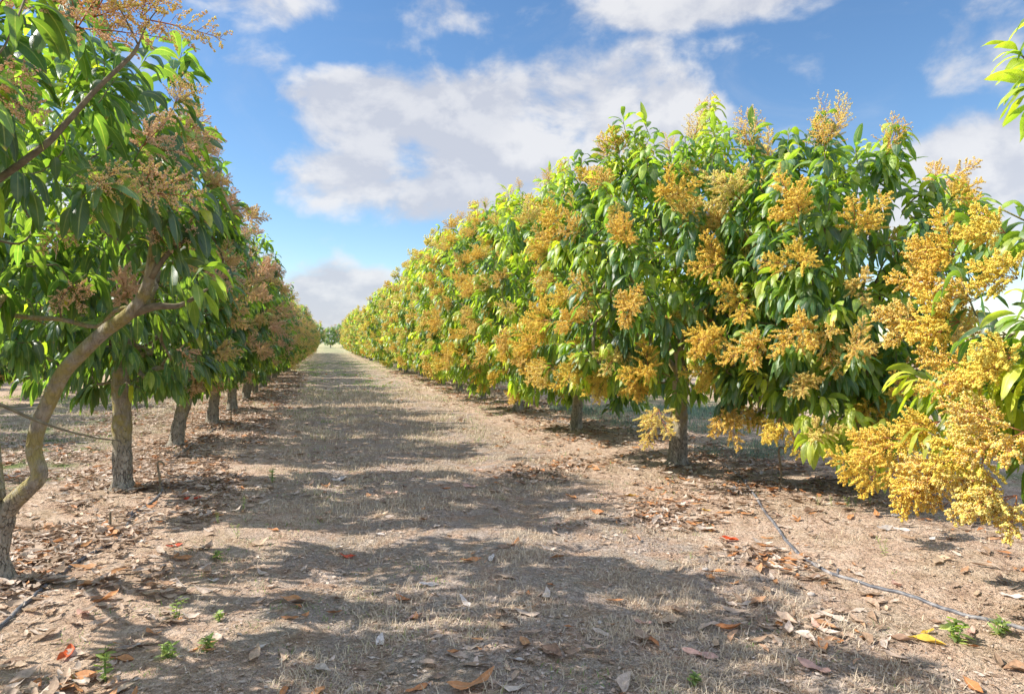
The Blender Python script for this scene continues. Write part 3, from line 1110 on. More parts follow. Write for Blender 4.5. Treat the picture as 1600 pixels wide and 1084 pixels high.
lm = [np.array(q) - np.array([L1T[0], L1T[1], gz(*L1T)]) for q in [(-2.03, 5.17, 0.48), (-1.96, 5.14, 0.57), (-1.86, 5.07, 0.66), (-1.77, 5.02, 0.76), (-1.80, 5.02, 0.92), (-1.76, 4.99, 1.09), (-1.69, 4.95, 1.23),
                                                 (-1.59, 4.89, 1.42), (-1.46, 4.84, 1.56), (-1.32, 4.77, 1.68), (-1.17, 4.67, 1.78), (-1.07, 4.6, 1.89), (-1.01, 4.53, 2.05), (-0.98, 4.51, 2.35), (-1.05, 4.5, 2.7)]]
cc = curve(lm, 5)
V_, F_, F3_ = tube(cc, np.interp(np.arange(len(cc)), [0, 12, 22, 50, 62, len(cc)], [0.060, 0.049, 0.047, 0.040, 0.028, 0.010]), 16, wob=0.07, seed=4)
bg = Bag(); bg.add(V_, [F_, F3_])
link('limb', bg.mesh('limb', [BARK]), t1)
bg = Bag()
for pts, ra, rb in [([(-1.17, 4.67, 1.78), (-1.0, 4.6, 1.83), (-0.86, 4.6, 1.84), (-0.7, 4.62, 1.95)], 0.03, 0.008), ([(-1.01, 4.53, 2.0), (-0.9, 4.5, 2.15), (-0.72, 4.5, 2.3)], 0.022, 0.006),
                    ([(-1.75, 3.85, 2.2), (-1.3, 3.67, 2.5), (-1.18, 3.64, 2.62), (-1.04, 3.6, 2.78), (-0.88, 3.56, 2.94), (-0.84, 3.55, 3.0)], 0.018, 0.008),
                    ([(-0.84, 3.55, 3.0), (-0.80, 3.54, 3.1), (-0.74, 3.52, 3.18)], 0.005, 0.002), ([(-0.84, 3.55, 3.0), (-0.9, 3.5, 3.13), (-0.95, 3.5, 3.2)], 0.005, 0.002)]:
    c_ = curve([np.array(q) - np.array([L1T[0], L1T[1], gz(*L1T)]) for q in pts], 4)
    V_, F_, F3_ = tube(c_, np.linspace(ra, rb, len(c_)), 8, seed=3, wob=0.05)
    bg = Bag()
    bg.add(V_, [F_, F3_])
    link('side_branch', bg.mesh('side_branch', [TWIG]), t1)
c_ = curve([np.array(q) - np.array([L1T[0], L1T[1], gz(*L1T)]) for q in [(-2.2, 4.2, 1.6), (-1.9, 3.95, 1.46), (-1.64, 3.77, 1.38), (-1.47, 3.72, 1.32), (-1.32, 3.68, 1.25), (-1.18, 3.64, 1.2), (-1.04, 3.6, 1.165), (-0.93, 3.57, 1.15)]], 5)
V_, F_, F3_ = tube(c_, np.linspace(0.013, 0.003, len(c_)), 8, seed=3, wob=0.05)
bg = Bag(); bg.add(V_, [F_, F3_])
link('dead_branch', bg.mesh('dead_branch', [TWIG]), t1)['label'] = 'bare thin drooping branch'

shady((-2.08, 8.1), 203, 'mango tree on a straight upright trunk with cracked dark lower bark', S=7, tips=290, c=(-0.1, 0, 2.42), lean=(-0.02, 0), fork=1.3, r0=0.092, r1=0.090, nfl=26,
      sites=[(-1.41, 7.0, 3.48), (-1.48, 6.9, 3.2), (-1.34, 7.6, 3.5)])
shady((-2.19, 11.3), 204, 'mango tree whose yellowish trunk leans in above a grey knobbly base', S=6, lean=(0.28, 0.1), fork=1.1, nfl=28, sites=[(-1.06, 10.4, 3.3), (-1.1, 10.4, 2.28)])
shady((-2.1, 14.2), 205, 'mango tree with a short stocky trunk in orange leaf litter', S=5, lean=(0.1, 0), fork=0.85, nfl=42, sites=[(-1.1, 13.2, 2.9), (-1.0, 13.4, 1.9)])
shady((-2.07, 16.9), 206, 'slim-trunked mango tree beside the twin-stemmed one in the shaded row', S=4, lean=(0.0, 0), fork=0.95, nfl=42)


# ---- shared trees for the rest of the rows ----------------------------------------------------------
def copy_tree(root, loc, rz, s, label, group=None):
    q = root.copy()
    C.objects.link(q)
    q.location = (loc[0], loc[1], gz(*loc) - 0.01)
    q.rotation_euler = (0, 0, rz)
    q.scale = s
    q['label'] = label
    if group: q['group'] = group
    elif 'group' in q: del q['group']
    for ch in root.children:
        c2 = ch.copy()
        C.objects.link(c2)
        c2.parent = q
    return q


def merged_flowers(root):
    """small distant trees carry their blossom as one mesh"""
    fl = [c for c in root.children if c.name.startswith('flower_cluster')]
    bag = Bag()
    mats = None
    for o in fl:
        me = o.data
        mats = [m for m in me.materials]
        n = len(me.vertices)
        co = np.empty(n * 3, np.float32); me.vertices.foreach_get('co', co); co = co.reshape(-1, 3)
        M = np.array(o.rotation_quaternion.to_matrix()) * o.scale[0]
        V = co @ M.T + np.array(o.location)
        at = np.empty(n * 4, np.float32); me.color_attributes['tone'].data.foreach_get('color', at); at = at.reshape(-1, 4)
        at[:, 1] = random.random()
        lt = np.empty(len(me.polygons), np.int32); me.polygons.foreach_get('loop_total', lt)
        vi = np.empty(len(me.loops), np.int32); me.loops.foreach_get('vertex_index', vi)
        ls = np.empty(len(me.polygons), np.int32); me.polygons.foreach_get('loop_start', ls)
        mi = np.empty(len(me.polygons), np.int32); me.polygons.foreach_get('material_index', mi)
        for k in (3, 4):
            for m in (0, 1):
                sel = ls[(lt == k) & (mi == m)]
                if len(sel):
                    F = vi[sel[:, None] + np.arange(k)]
                    bag.add(np.zeros((0, 3)), [], mi=m)
                    bag.F[k].append(F + bag.n)
                    bag.mi[k].append(np.full(len(F), m))
        bag.V.append(V); bag.uv.append(np.zeros((n, 2))); bag.at.append(at); bag.n += n
        bpy.data.objects.remove(o)
    ob = link('blossom', bag.mesh('blossom', mats), root)
    return ob


CL['gold', 'dense_full'], CL['pink', 'dense_full'] = CL['gold', 'dense'], CL['pink', 'dense']
CL['gold', 'far'] = [make_cluster('far_flower_cluster', [FL_GOLD, STEM_RED], 4, 0.36, False, 71 + q, rblob=0.011, nside=11) for q in range(2)]
CL['pink', 'far'] = [make_cluster('far_flower_cluster', [FL_PINK, STEM_RED], 3, 0.34, False, 81 + q, rblob=0.009, nside=11) for q in range(2)]
_sv = dict(CL)
for cn in ('gold', 'pink'):
    CL[cn, 'dense'] = CL[cn, 'far']
    CL[cn, 'thin'] = CL[cn, 'far']
FS = 'sunlit mango trees merging into a hedge far along their row'
FD = 'shaded mango trees merging into a hedge far along their row'
BL = 'mango trees of the row beyond the shaded row'
BR = 'mango trees of the row beyond the sunlit row'
protoS, protoD, protoB = [], [], []
for q in range(3):
    y = (18.5, 21.9, 25.2)[q]
    lab = ('sunlit mango tree fourth along its row, golden sprays hiding its trunk', 'sunlit mango tree fifth along its row, thin trunk showing under a raised skirt', 'sunlit mango tree sixth along its row, dense skirt of yellow blossom')[q]
    t_ = sunny((4.2, y), 110 + q, lab, S=3, per=10, tips=480, nfl=110, L=0.28, fill=0.2, minr=0.008, gap=0.24, young=0.25)
    merged_flowers(t_)
    protoS.append(t_)
for q in range(3):
    y = (20.2, 22.6, 25.6)[q]
    lab = ('shaded mango tree with twin yellow stems parting from the ground', 'shaded mango tree standing after the twin-stemmed one, pale grey trunk', 'shaded mango tree two after the twin-stemmed one, low dark crown')[q]
    kw = {}
    t_ = shady((-2.12, y), 210 + q, lab, S=3, per=10, tips=320, nfl=36, L=0.28, c=(-0.08, 0, 2.05), ext=(1.15, 1.32, 1.45), fork=0.6, fill=0.2, minr=0.008, **kw)
    merged_flowers(t_)
    protoD.append(t_)
    if q == 0:
        # second stem of the twin trunk
        link('stem', trunk_mesh('stem', [(0.02, 0, -0.05), (0.12, 0, 0.4), (0.26, 0.02, 0.9), (0.4, 0, 1.5)], 0.06, 0.045, 9), t_)
rr_ = random.Random(5)
for k in range(24):
    y = 28.6 + 3.35 * k
    s = rr_.uniform(0.92, 1.08)
    lab = 'sunlit mango tree about %s along its row, yellow-sprayed crown' % ('seventh', 'eighth', 'ninth', 'tenth')[k] if k < 4 else 'sunlit mango tree in the hedge-like far stretch of the row, one of many alike'
    copy_tree(protoS[(k * 2 + k // 3) % 3], (4.25 + rr_.uniform(-.3, .25), y + rr_.uniform(-.35, .35)), rr_.choice([-0.5, 0.1, 0.5]), (s, s * 0.95, s * rr_.uniform(0.82, 1.05)), lab, FS if k >= 4 else None)
for k in range(28):
    y = 28.4 + 2.9 * k
    s = rr_.uniform(0.92, 1.1)
    lab = 'shaded mango tree about %s along its row, its crown part of the dark hedge' % ('tenth', 'eleventh', 'twelfth', 'thirteenth')[k] if k < 4 else 'shaded mango tree in the hedge-like far stretch of the row, one of many alike'
    copy_tree(protoD[(k + 1) % 2 + 1], (-2.1 + rr_.uniform(-.15, .15), y + rr_.uniform(-.3, .3)), rr_.uniform(-0.5, 0.5), (s, s, s * rr_.uniform(0.85, 1.1)), lab, FD if k >= 4 else None)
# rows on either side, seen under and between the near crowns
for k in range(17):
    y = 4.2 + 3.1 * k
    s = rr_.uniform(0.95, 1.1)
    copy_tree(protoD[1 + k % 2], (-8.4 + rr_.uniform(-.15, .15), y), rr_.uniform(0, 6), (s, s, s), 'mango tree of the next row over, seen beneath the crowns of the shaded row', BL)
for k in range(12):
    copy_tree(protoD[1 + k % 2], (-14.8, 8 + 3.3 * k), rr_.uniform(0, 6), (1, 1, 1), 'mango tree two rows over, only glimpsed beneath the shaded row', 'mango trees two rows over behind the shaded row')
for k in range(15):
    y = 14.4 + 3.3 * k
    s = rr_.uniform(0.85, 1.0)
    copy_tree(protoD[1 + k % 2], (11.2 + rr_.uniform(-.15, .15), y), rr_.uniform(0, 6), (s, s, s), 'mango tree of the next row over, seen beneath the crowns of the sunlit row', BR)
CL.update(_sv)

# a few taller trees on the horizon beyond the end of the rows
for k, (x, y, s, lab) in enumerate([(-2.2, 205, 1.9, 'distant tree on the horizon at the end of the track, against the shaded row'), (1.6, 215, 1.7, 'small distant tree on the horizon in the middle of the gap between the rows'),
                               (5.6, 230, 2.2, 'distant rounded tree on the horizon against the end of the sunlit row'), (-9, 230, 2.6, 'distant bushy tree behind the far end of the shaded row')]):
    copy_tree(protoD[1 + k % 2], (x, y), k, (s, s, s), lab)


# ------------------------------------------------------------------ fallen leaves
def mat_dry(name, stops, trans=0.15):
    m, t = new_mat(name)
    at = t.add('ShaderNodeAttribute', attribute_name='tone')
    sp = t.add('ShaderNodeSeparateColor')
    t.put(sp.inputs[0], at.outputs['Color'])
    oi = t.add('ShaderNodeObjectInfo')
    f = t.math('FRACT', t.math('ADD', sp.outputs[0], t.math('MULTIPLY', oi.outputs['Random'], sp.outputs[1])))
    col = t.ramp(f, stops)
    obj = t.add('ShaderNodeTexCoord').outputs['Object']
    n = t.noise(obj, 45, 4, 0.6)
    col = t.mix(1.0, col, t.ramp(n, [(0.3, (0.62, 0.6, 0.58)), (0.7, (1.25, 1.2, 1.15))]), 'MULTIPLY')
    uv = t.add('ShaderNodeTexCoord').outputs['UV']
    s2 = t.add('ShaderNodeSeparateXYZ')
    t.put(s2.inputs[0], uv)
    u = t.math('ABSOLUTE', t.math('SUBTRACT', s2.outputs[0], 0.5))
    col = t.mix(t.smooth(u, 0.02, 0.05, 0.5, 0), col, (0.55, 0.42, 0.28))
    p = t.add('ShaderNodeBsdfPrincipled')
    t.put(p.inputs['Base Color'], col)
    p.inputs['Roughness'].default_value = 0.6
    p.inputs['Specular IOR Level'].default_value = 0.35
    t.put(p.inputs['Normal'], bump(t, n, 0.4, 0.004))
    tr = t.add('ShaderNodeBsdfTranslucent')
    t.put(tr.inputs[0], col)
    ms = t.add('ShaderNodeMixShader')
    ms.inputs[0].default_value = trans
    t.l.new(p.outputs[0], ms.inputs[1])
    t.l.new(tr.outputs[0], ms.inputs[2])
    finish(t, ms.outputs[0])
    return m


DRY = mat_dry('dry_leaf', [(0.0, (0.17, 0.12, 0.09)), (0.25, (0.30, 0.20, 0.13)), (0.5, (0.46, 0.34, 0.25)), (0.72, (0.58, 0.50, 0.43)), (0.86, (0.45, 0.22, 0.09)), (1.0, (0.46, 0.19, 0.07))])


def dry_leaves(P, yaw, L, Wd, curl, lift, tone, S=5, seed=0):
    """curled leaves lying on the ground: P (n,3) centre"""
    n = len(P)
    r = rng(seed)
    ts = np.linspace(0, 1, S + 1)
    dx, dy = np.cos(yaw), np.sin(yaw)
    T = np.stack([dx, dy, np.zeros(n)], 1)
    S_ = np.stack([-dy, dx, np.zeros(n)], 1)
    tilt = r.normal(0, 0.25, n)
    S_ = nrm(S_ + np.stack([np.zeros(n), np.zeros(n), tilt], 1))
    rows = []
    across = r.uniform(-0.2, 1.0, n)
    ph = r.uniform(0, 6.28, n)
    for k, t in enumerate(ts):
        w_ = Wd * max(0.05, math.sin(math.pi * t ** 0.9) ** 0.8 if 0 < t < 1 else 0.05)
        a = (t - 0.5) * curl
        along = np.where(np.abs(curl) > 0.01, np.sin(a) / np.where(np.abs(curl) > 0.01, curl, 1), t - 0.5) * L
        up = (1 - np.cos(a)) / np.where(np.abs(curl) > 0.01, curl, 1) * L * np.sign(curl) * 1.0
        bend = 0.12 * L * np.sin(ph) * (t - 0.5) ** 2 * 4
        c = P + T * along[:, None] + S_ * bend[:, None] + np.array([0, 0, 1.0]) * (up + lift * (t) + 0.006)[:, None]
        wv = 0.18 * w_ * np.sin(ph * 2 + t * 9)
        e = np.array([0, 0, 1.0])
        rows.append(np.stack([c - S_ * (w_ / 2)[:, None] + e * (across * w_ * 0.45 + wv)[:, None], c, c + S_ * (w_ / 2)[:, None] + e * (across * w_ * 0.45 - wv)[:, None]], 1))
    A = np.stack(rows, 1)
    V = A.reshape(-1, 3)
    q = []
    for k in range(S):
        for j in range(2):
            a = k * 3 + j
            q.append([a, a + 1, a + 4, a + 3])
    F = (np.arange(n)[:, None, None] * (S + 1) * 3 + np.array(q)[None]).reshape(-1, 4)
    uvt = np.zeros((S + 1, 3, 2)); uvt[:, :, 0] = [0, .5, 1]; uvt[:, :, 1] = ts[:, None]
    UV = np.tile(uvt.reshape(1, -1, 2), (n, 1, 1)).reshape(-1, 2)
    at = np.zeros((n, (S + 1) * 3, 4)); at[:, :, 0] = tone[:, None]; at[:, :, 3] = 1
    return V, F, UV, at.reshape(-1, 4)


def litter_density(x, y):
    """0..1: how thickly leaves lie"""
    l = np.exp(-((x + 1.85) / 0.85) ** 4) * 1.25
    l = np.maximum(l, 0.55 * np.exp(-((x + 3.4) / 1.5) ** 4))
    rgt = 0.34 * np.exp(-((x - 4.9) / 1.4) ** 4) * np.clip((y - 4.5) / 2, 0.25, 1)
    path = 0.010 + 0.02 * (fbm(x * 0.9, y * 0.9, 71, 3) > 0.55)
    cl = fbm(x * 1.3, y * 1.3, 55, 4)
    d = np.maximum(np.maximum(l, rgt), path) * np.clip((cl - 0.28) * 3.0, 0.08, 1)
    for (px, py, s, a) in [(3.0, 5.6, 0.35, 0.9), (3.2, 6.1, 0.3, 0.7), (2.5, 8.0, 0.45, 0.6), (3.1, 8.4, 0.5, 0.6), (2.7, 3.3, 0.3, 0.25), (3.2, 4.3, 0.35, 0.4)]:
        d = np.maximum(d, a * np.exp(-((x - px) ** 2 + (y - py) ** 2) / s ** 2))
    return d


r = rng(900)
NL = 330000
xx = r.uniform(-6, 8.5, NL)
yy = 1.6 + 36 * r.random(NL) ** 1.9
dd = litter_density(xx, yy)
keep = r.random(NL) < dd
xx, yy = xx[keep], yy[keep]
n = len(xx)
big = 1 + np.clip((yy - 14) / 25, 0, 0.5)
Ls = 0.145 * r.uniform(0.45, 1.25, n) * big
piece = r.random(n) < 0.5
Ls[piece] *= 0.5
P_ = np.stack([xx, yy, ground_z(xx, yy) + r.uniform(0, 0.025, n) * np.minimum(1, litter_density(xx, yy) * 1.4)], 1)
tone = r.beta(1.6, 1.6, n)
orange = r.random(n) < 0.10
tone[orange] = r.uniform(0.8, 1.0, orange.sum())
# the litter by the shaded row is greyer, that by the sunlit row browner
leftm = xx < -0.5
tone[leftm & ~orange] = np.clip(tone[leftm & ~orange] * 0.62 + 0.2, 0, 0.8)
V, F, UV, at = dry_leaves(P_, r.uniform(0, 6.28, n), Ls, Ls * r.uniform(0.22, 0.36, n), r.normal(0.4, 0.8, n), r.uniform(0, 0.02, n), tone, 4, 901)
tag(link('leaf_litter', mesh_np('leaf_litter', V, [F], DRY, UV, at)), 'thick litter of curled brown and grey leaves under the tree rows', 'leaf litter', kind='stuff')

# small crumbs of leaf, twig and stone over the whole track
NB = 170000
xx = r.uniform(-4, 7, NB); yy = 1.8 + 16 * r.random(NB) ** 1.8
k_ = r.random(NB) < np.clip(0.25 + 2.2 * (fbm(xx * 1.7, yy * 1.7, 33, 4) - 0.38), 0.03, 1) * np.where((xx > 2.9) | (xx < -0.6), 0.4, 1)
xx, yy = xx[k_], yy[k_]; n = len(xx)
Ls = r.uniform(0.010, 0.042, n)
V, F, UV, at = dry_leaves(np.stack([xx, yy, ground_z(xx, yy) + 0.001], 1), r.uniform(0, 6.28, n), Ls, Ls * r.uniform(0.15, 0.6, n), r.normal(0, 0.6, n), np.zeros(n), r.beta(1.8, 1.2, n) * 0.8, 2, 903)
tag(link('leaf_crumbs', mesh_np('leaf_crumbs', V, [F], DRY, UV, at)), 'fine crumbled leaf bits scattered over the trodden soil', 'leaf litter', kind='stuff')

# individual leaves: the ones that show largest
KINDS = [('pale grey', [(0, (0.55, 0.50, 0.46)), (1, (0.72, 0.66, 0.62))], 0.16), ('tan', [(0, (0.50, 0.36, 0.24)), (1, (0.62, 0.47, 0.33))], 0.30), ('dull brown', [(0, (0.24, 0.15, 0.10)), (1, (0.34, 0.22, 0.15))], 0.26),
         ('rust orange', [(0, (0.50, 0.21, 0.08)), (1, (0.60, 0.30, 0.13))], 0.13), ('pinkish', [(0, (0.55, 0.33, 0.27)), (1, (0.62, 0.40, 0.32))], 0.06), ('bright red', [(0, (0.60, 0.06, 0.02)), (1, (0.66, 0.12, 0.03))], 0.012),
         ('yellow', [(0, (0.66, 0.48, 0.06)), (1, (0.70, 0.42, 0.08))], 0.02)]
LM = {}
for kn, st, pr in KINDS:
    mm = mat_dry(kn.replace(' ', '_') + '_dry_leaf', st, 0.2)
    for v in range(3):
        q = rng(hash(kn) % 1000 + v if False else len(LM) * 7 + v)
        L_ = 0.17
        V, F, UV, at = dry_leaves(np.zeros((1, 3)), np.zeros(1), np.array([L_]), np.array([L_ * (0.27 + 0.04 * v)]), np.array([(0.5, 1.3, -0.7)[v]]), np.array([0.01 * v]), np.array([0.3]), 8, 40 + v + len(LM))
        V[:, 2] -= V[:, 2].min() - 0.002
        at[:, 1] = 1
        LM[kn, v] = mesh_np('fallen_leaf', V, [F], mm, UV, at)


def drop_leaf(x, y, kn, v, s, yaw, label, group=None):
    o = link('fallen_leaf', LM[kn, v], None, (x, y, gz(x, y) + 0.004), (random.uniform(-.12, .12), random.uniform(-.12, .12), yaw), (s, s, s))
    return tag(o, label, 'leaf', group)


for a in [(3.12, 2.95, 'yellow', 0, 1.15, 2.2, 'large half-yellow leaf by the green tuft at the black pipe'), (-1.13, 5.76, 'bright red', 1, 0.8, 0.4, 'small bright red leaf alone on bare soil next to the pipe litter'),
          (1.88, 3.17, 'pinkish', 0, 1.15, 2.4, 'large pinkish leaf lying flat on greyish soil of the track'), (0.66, 3.10, 'rust orange', 1, 1.5, 0.1, 'biggest rust brown leaf at the bottom edge of the track'),
          (-1.28, 7.43, 'bright red', 0, 1.1, 0.5, 'vivid red-orange leaf beside the pipe near the straight trunk'), (-1.66, 6.16, 'rust orange', 1, 1.5, 2.0, 'upright curled orange leaf by the riser stub'),
          (2.32, 2.84, 'pinkish', 1, 1.1, 2.0, 'mauve brown leaf near the big yellow one'), (1.02, 4.85, 'rust orange', 0, 1.1, 0.2, 'broad flat tan-orange leaf in mid track'),
          (0.16, 5.3, 'bright red', 1, 0.9, 2.7, 'red curled leaf beside the green moss patch'), (2.03, 3.25, 'tan', 0, 0.8, 1.1, 'plain tan leaf next to the large pinkish one')]:
    drop_leaf(*a)
r = rng(77)
pk = []
zones = [(-2.8, -0.9, 3.3, 9.5, 120, 'in the litter along the left pipe'), (-0.9, 2.9, 2.9, 9.0, 60, 'on the trodden track between the rows'), (2.9, 5.3, 2.8, 9.5, 70, 'on the bare soil near the black pipe')]
pr = np.array([k[2] for k in KINDS]); pr = pr / pr.sum()
for (x0, x1, y0, y1, cnt, where) in zones:
    for k in range(cnt):
        x, y = r.uniform(x0, x1), y0 + (y1 - y0) * r.random() ** 1.4
        kn = KINDS[int(r.choice(len(KINDS), p=pr))][0]
        v = int(r.integers(3))
        where2 = where.replace('left ', 'weathered ')
        shape = ('gently curled', 'tightly curled', 'arched')[v]
        drop_leaf(x, y, kn, v, r.uniform(0.55, 1.15), r.uniform(0, 6.28), '%s %s fallen leaf %s' % (shape, kn, where2), '%s %s leaves %s' % (shape, kn, where2))


# ------------------------------------------------------------------ grass
def mat_blade(name, stops, trans=0.3):
    m, t = new_mat(name)
    at = t.add('ShaderNodeAttribute', attribute_name='tone')
    sp = t.add('ShaderNodeSeparateColor')
    t.put(sp.inputs[0], at.outputs['Color'])
    col = t.ramp(sp.outputs[0], stops)
    d = t.add('ShaderNodeBsdfPrincipled')
    t.put(d.inputs['Base Color'], col)
    d.inputs['Roughness'].default_value = 0.75
    d.inputs['Specular IOR Level'].default_value = 0.2
    tr = t.add('ShaderNodeBsdfTranslucent')
    t.put(tr.inputs[0], col)
    ms = t.add('ShaderNodeMixShader')
    ms.inputs[0].default_value = trans
    t.l.new(d.outputs[0], ms.inputs[1])
    t.l.new(tr.outputs[0], ms.inputs[2])
    finish(t, ms.outputs[0])
    return m


STRAW = mat_blade('dry_straw', [(0, (0.40, 0.31, 0.22)), (0.5, (0.62, 0.50, 0.36)), (0.8, (0.78, 0.66, 0.48)), (0.93, (0.36, 0.36, 0.14)), (1, (0.26, 0.36, 0.09))])
GREEN = mat_blade('green_blade', [(0, (0.12, 0.20, 0.10)), (0.5, (0.20, 0.32, 0.08)), (1, (0.38, 0.50, 0.12))], 0.4)


def blades(P, yaw, lean, h, wd, tone, seed, flat=0.0):
    n = len(P)
    r = rng(seed)
    dirx = np.stack([np.cos(yaw), np.sin(yaw), np.zeros(n)], 1)
    side = np.stack([-np.sin(yaw), np.cos(yaw), np.zeros(n)], 1)
    up = np.array([0, 0, 1.0])
    a1, a2 = lean, lean + r.uniform(0.2, 0.9, n)
    m1 = P + (dirx * np.sin(a1)[:, None] + up * np.cos(a1)[:, None]) * (h * 0.5)[:, None]
    m2 = m1 + (dirx * np.sin(a2)[:, None] + up * np.maximum(np.cos(a2), -0.2)[:, None]) * (h * 0.5)[:, None]
    m2[:, 2] = np.maximum(m2[:, 2], P[:, 2] + 0.003)
    s = side * (wd / 2)[:, None]
    V = np.stack([P - s, P + s, m1 - s * 0.8, m1 + s * 0.8, m2], 1).reshape(-1, 3)
    b = np.arange(n)[:, None] * 5
    F4 = b + np.array([[0, 1, 3, 2]])
    F3 = b + np.array([[2, 3, 4]])
    at = np.zeros((n, 5, 4)); at[:, :, 0] = tone[:, None]; at[:, :, 3] = 1
    return V, [F3, F4], at.reshape(-1, 4)


def tufts(nt, xr, yr, powr, dens, hgt, per, seed, tone_fn, spread=0.05):
    r = rng(seed)
    x = r.uniform(*xr, nt)
    y = yr[0] + (yr[1] - yr[0]) * r.random(nt) ** powr
    k = r.random(nt) < dens(x, y)
    x, y = x[k], y[k]
    sz = r.uniform(0.5, 1.3, len(x)) * (1 + np.clip((y - 8) / 12, 0, 1.2))
    idx = np.repeat(np.arange(len(x)), per)
    m = len(idx)
    px = x[idx] + r.normal(0, spread, m) * sz[idx]
    py = y[idx] + r.normal(0, spread, m) * sz[idx]
    P = np.stack([px, py, ground_z(px, py) - 0.003], 1)
    return blades(P, r.uniform(0, 6.28, m), r.uniform(0.2, 1.35, m), hgt * sz[idx] * r.uniform(0.5, 1.3, m), 0.0042 * (1 + np.clip((P[:, 1] - 5) / 6, 0, 3)), tone_fn(r, x, y, idx), seed + 1)


def d_straw(x, y):
    lane = np.clip((x + 1.0) / 0.8, 0, 1) * np.clip((3.4 - x) / 0.9, 0, 1)
    side = 0.10 + 0.55 * np.clip((-2.9 - x) / 0.8, 0, 1)
    return np.maximum(lane, side) * np.clip((fbm(x * 2.6, y * 2.3, 21, 4) - 0.49) * 9, 0.03, 1)


V, Fs, at = tufts(60000, (-6.5, 7), (2.0, 24), 1.7, d_straw, 0.062, 11, 500,
                  lambda r, x, y, i: np.clip(r.beta(2, 2, len(i)) * 0.85 + 0.14 * (fbm(x * 0.8, y * 0.8, 5, 3)[i] > 0.56) * r.random(len(i)) * 2, 0, 1))
tag(link('dry_grass', mesh_np('dry_grass', V, Fs, STRAW, None, at)), 'short dry straw-coloured grass flattened over the track', 'dry grass', kind='stuff')


def d_green(x, y):
    a = np.clip((fbm(x * 1.6, y * 1.3, 88, 4) - 0.52) * 6, 0, 1)
    return a * np.clip(0.22 + 0.9 * (x > -1.4) * (x < 0.8) * (y < 6) + 0.9 * np.clip((y - 9) / 18, 0, 1) + 0.7 * (np.abs(x + 5.0) < 1.9) + 0.95 * (x > 5.4) * (y > 8), 0, 1)


V, Fs, at = tufts(20000, (-9, 10), (2.2, 60), 1.5, d_green, 0.04, 11, 520, lambda r, x, y, i: np.clip(r.normal(0.55, 0.22, len(i)), 0, 1), 0.06)
tag(link('green_grass', mesh_np('green_grass', V, Fs, GREEN, None, at)), 'thin patches of fresh green grass down the track and between rows', 'grass', kind='stuff')
BLUEG = mat_blade('grey_green_cover', [(0, (0.14, 0.20, 0.15)), (0.5, (0.22, 0.31, 0.22)), (1, (0.34, 0.42, 0.24))], 0.3)
V, Fs, at = tufts(2600, (5.2, 9.5), (8.2, 15.5), 1.0, lambda x, y: np.clip((fbm(x * 0.9, y * 0.9, 12, 3) - 0.3) * 3, 0, 1), 0.11, 14, 530, lambda r, x, y, i: r.random(len(i)), 0.09)
tag(link('ground_cover', mesh_np('ground_cover', V, Fs, BLUEG, None, at)), 'low grey-green ground cover growing behind the sunlit trunk', 'ground cover', kind='stuff')


# ------------------------------------------------------------------ small weeds
WEED = mat_leaf('weed_leaf', [(0.0, (0.12, 0.18, 0.07)), (0.5, (0.24, 0.33, 0.10)), (1.0, (0.46, 0.50, 0.16))], 0.4, 0.5, spots=False)


def weed_mesh(seed, h, n, L, stems=3):
    r = rng(seed)
    bs, bl = Bag(), Bag()
    for s in range(stems):
        a = r.uniform(0, 6.28)
        top = np.array([math.cos(a) * h * 0.35 * (s > 0), math.sin(a) * h * 0.35 * (s > 0), h * r.uniform(0.6, 1.0)])
        pts = curve([np.zeros(3) - [0, 0, 0.01], top * 0.5 + r.normal(0, 0.006, 3), top], 3)
        V, F, F3 = tube(pts, np.linspace(0.0022, 0.001, len(pts)), 5)
        bs.add(V, [F, F3])
        m = n
        t = np.linspace(0.15, 1, m)
        P = np.stack([np.interp(t * (len(pts) - 1), np.arange(len(pts)), pts[:, k]) for k in range(3)], 1)
        ph = np.arange(m) * 2.4 + r.uniform(0, 6)
        T0 = nrm(np.stack([np.cos(ph), np.sin(ph), r.uniform(0.3, 1.0, m)], 1))
        Ls = L * r.uniform(0.6, 1.2, m)
        V, F, UV, at = leaf_geo(P, T0, Ls, Ls * 0.36, r.normal(0, 0.3, m), r.uniform(0.3, 1.2, m), np.clip(r.normal(0.5, 0.2, m), 0, 1), r.random(m), S=4, seed=seed + s)
        bl.add(V, [F], UV, at)
    return bs.mesh('stem', [GREEN]), bl.mesh('foliage', [WEED])


WM = [weed_mesh(1, 0.14, 14, 0.035), weed_mesh(2, 0.05, 8, 0.035, 4), weed_mesh(3, 0.22, 16, 0.03, 2)]


def weed(x, y, k, s, label, group=None):
    root = bpy.data.objects.new('weed', None)
    C.objects.link(root)
    root.location = (x, y, gz(x, y)); root.rotation_euler = (0, 0, random.uniform(0, 6.28)); root.scale = (s, s, s)
    tag(root, label, 'weed', group)
    link('stem', WM[k][0], root)
    link('foliage', WM[k][1], root)
    return root


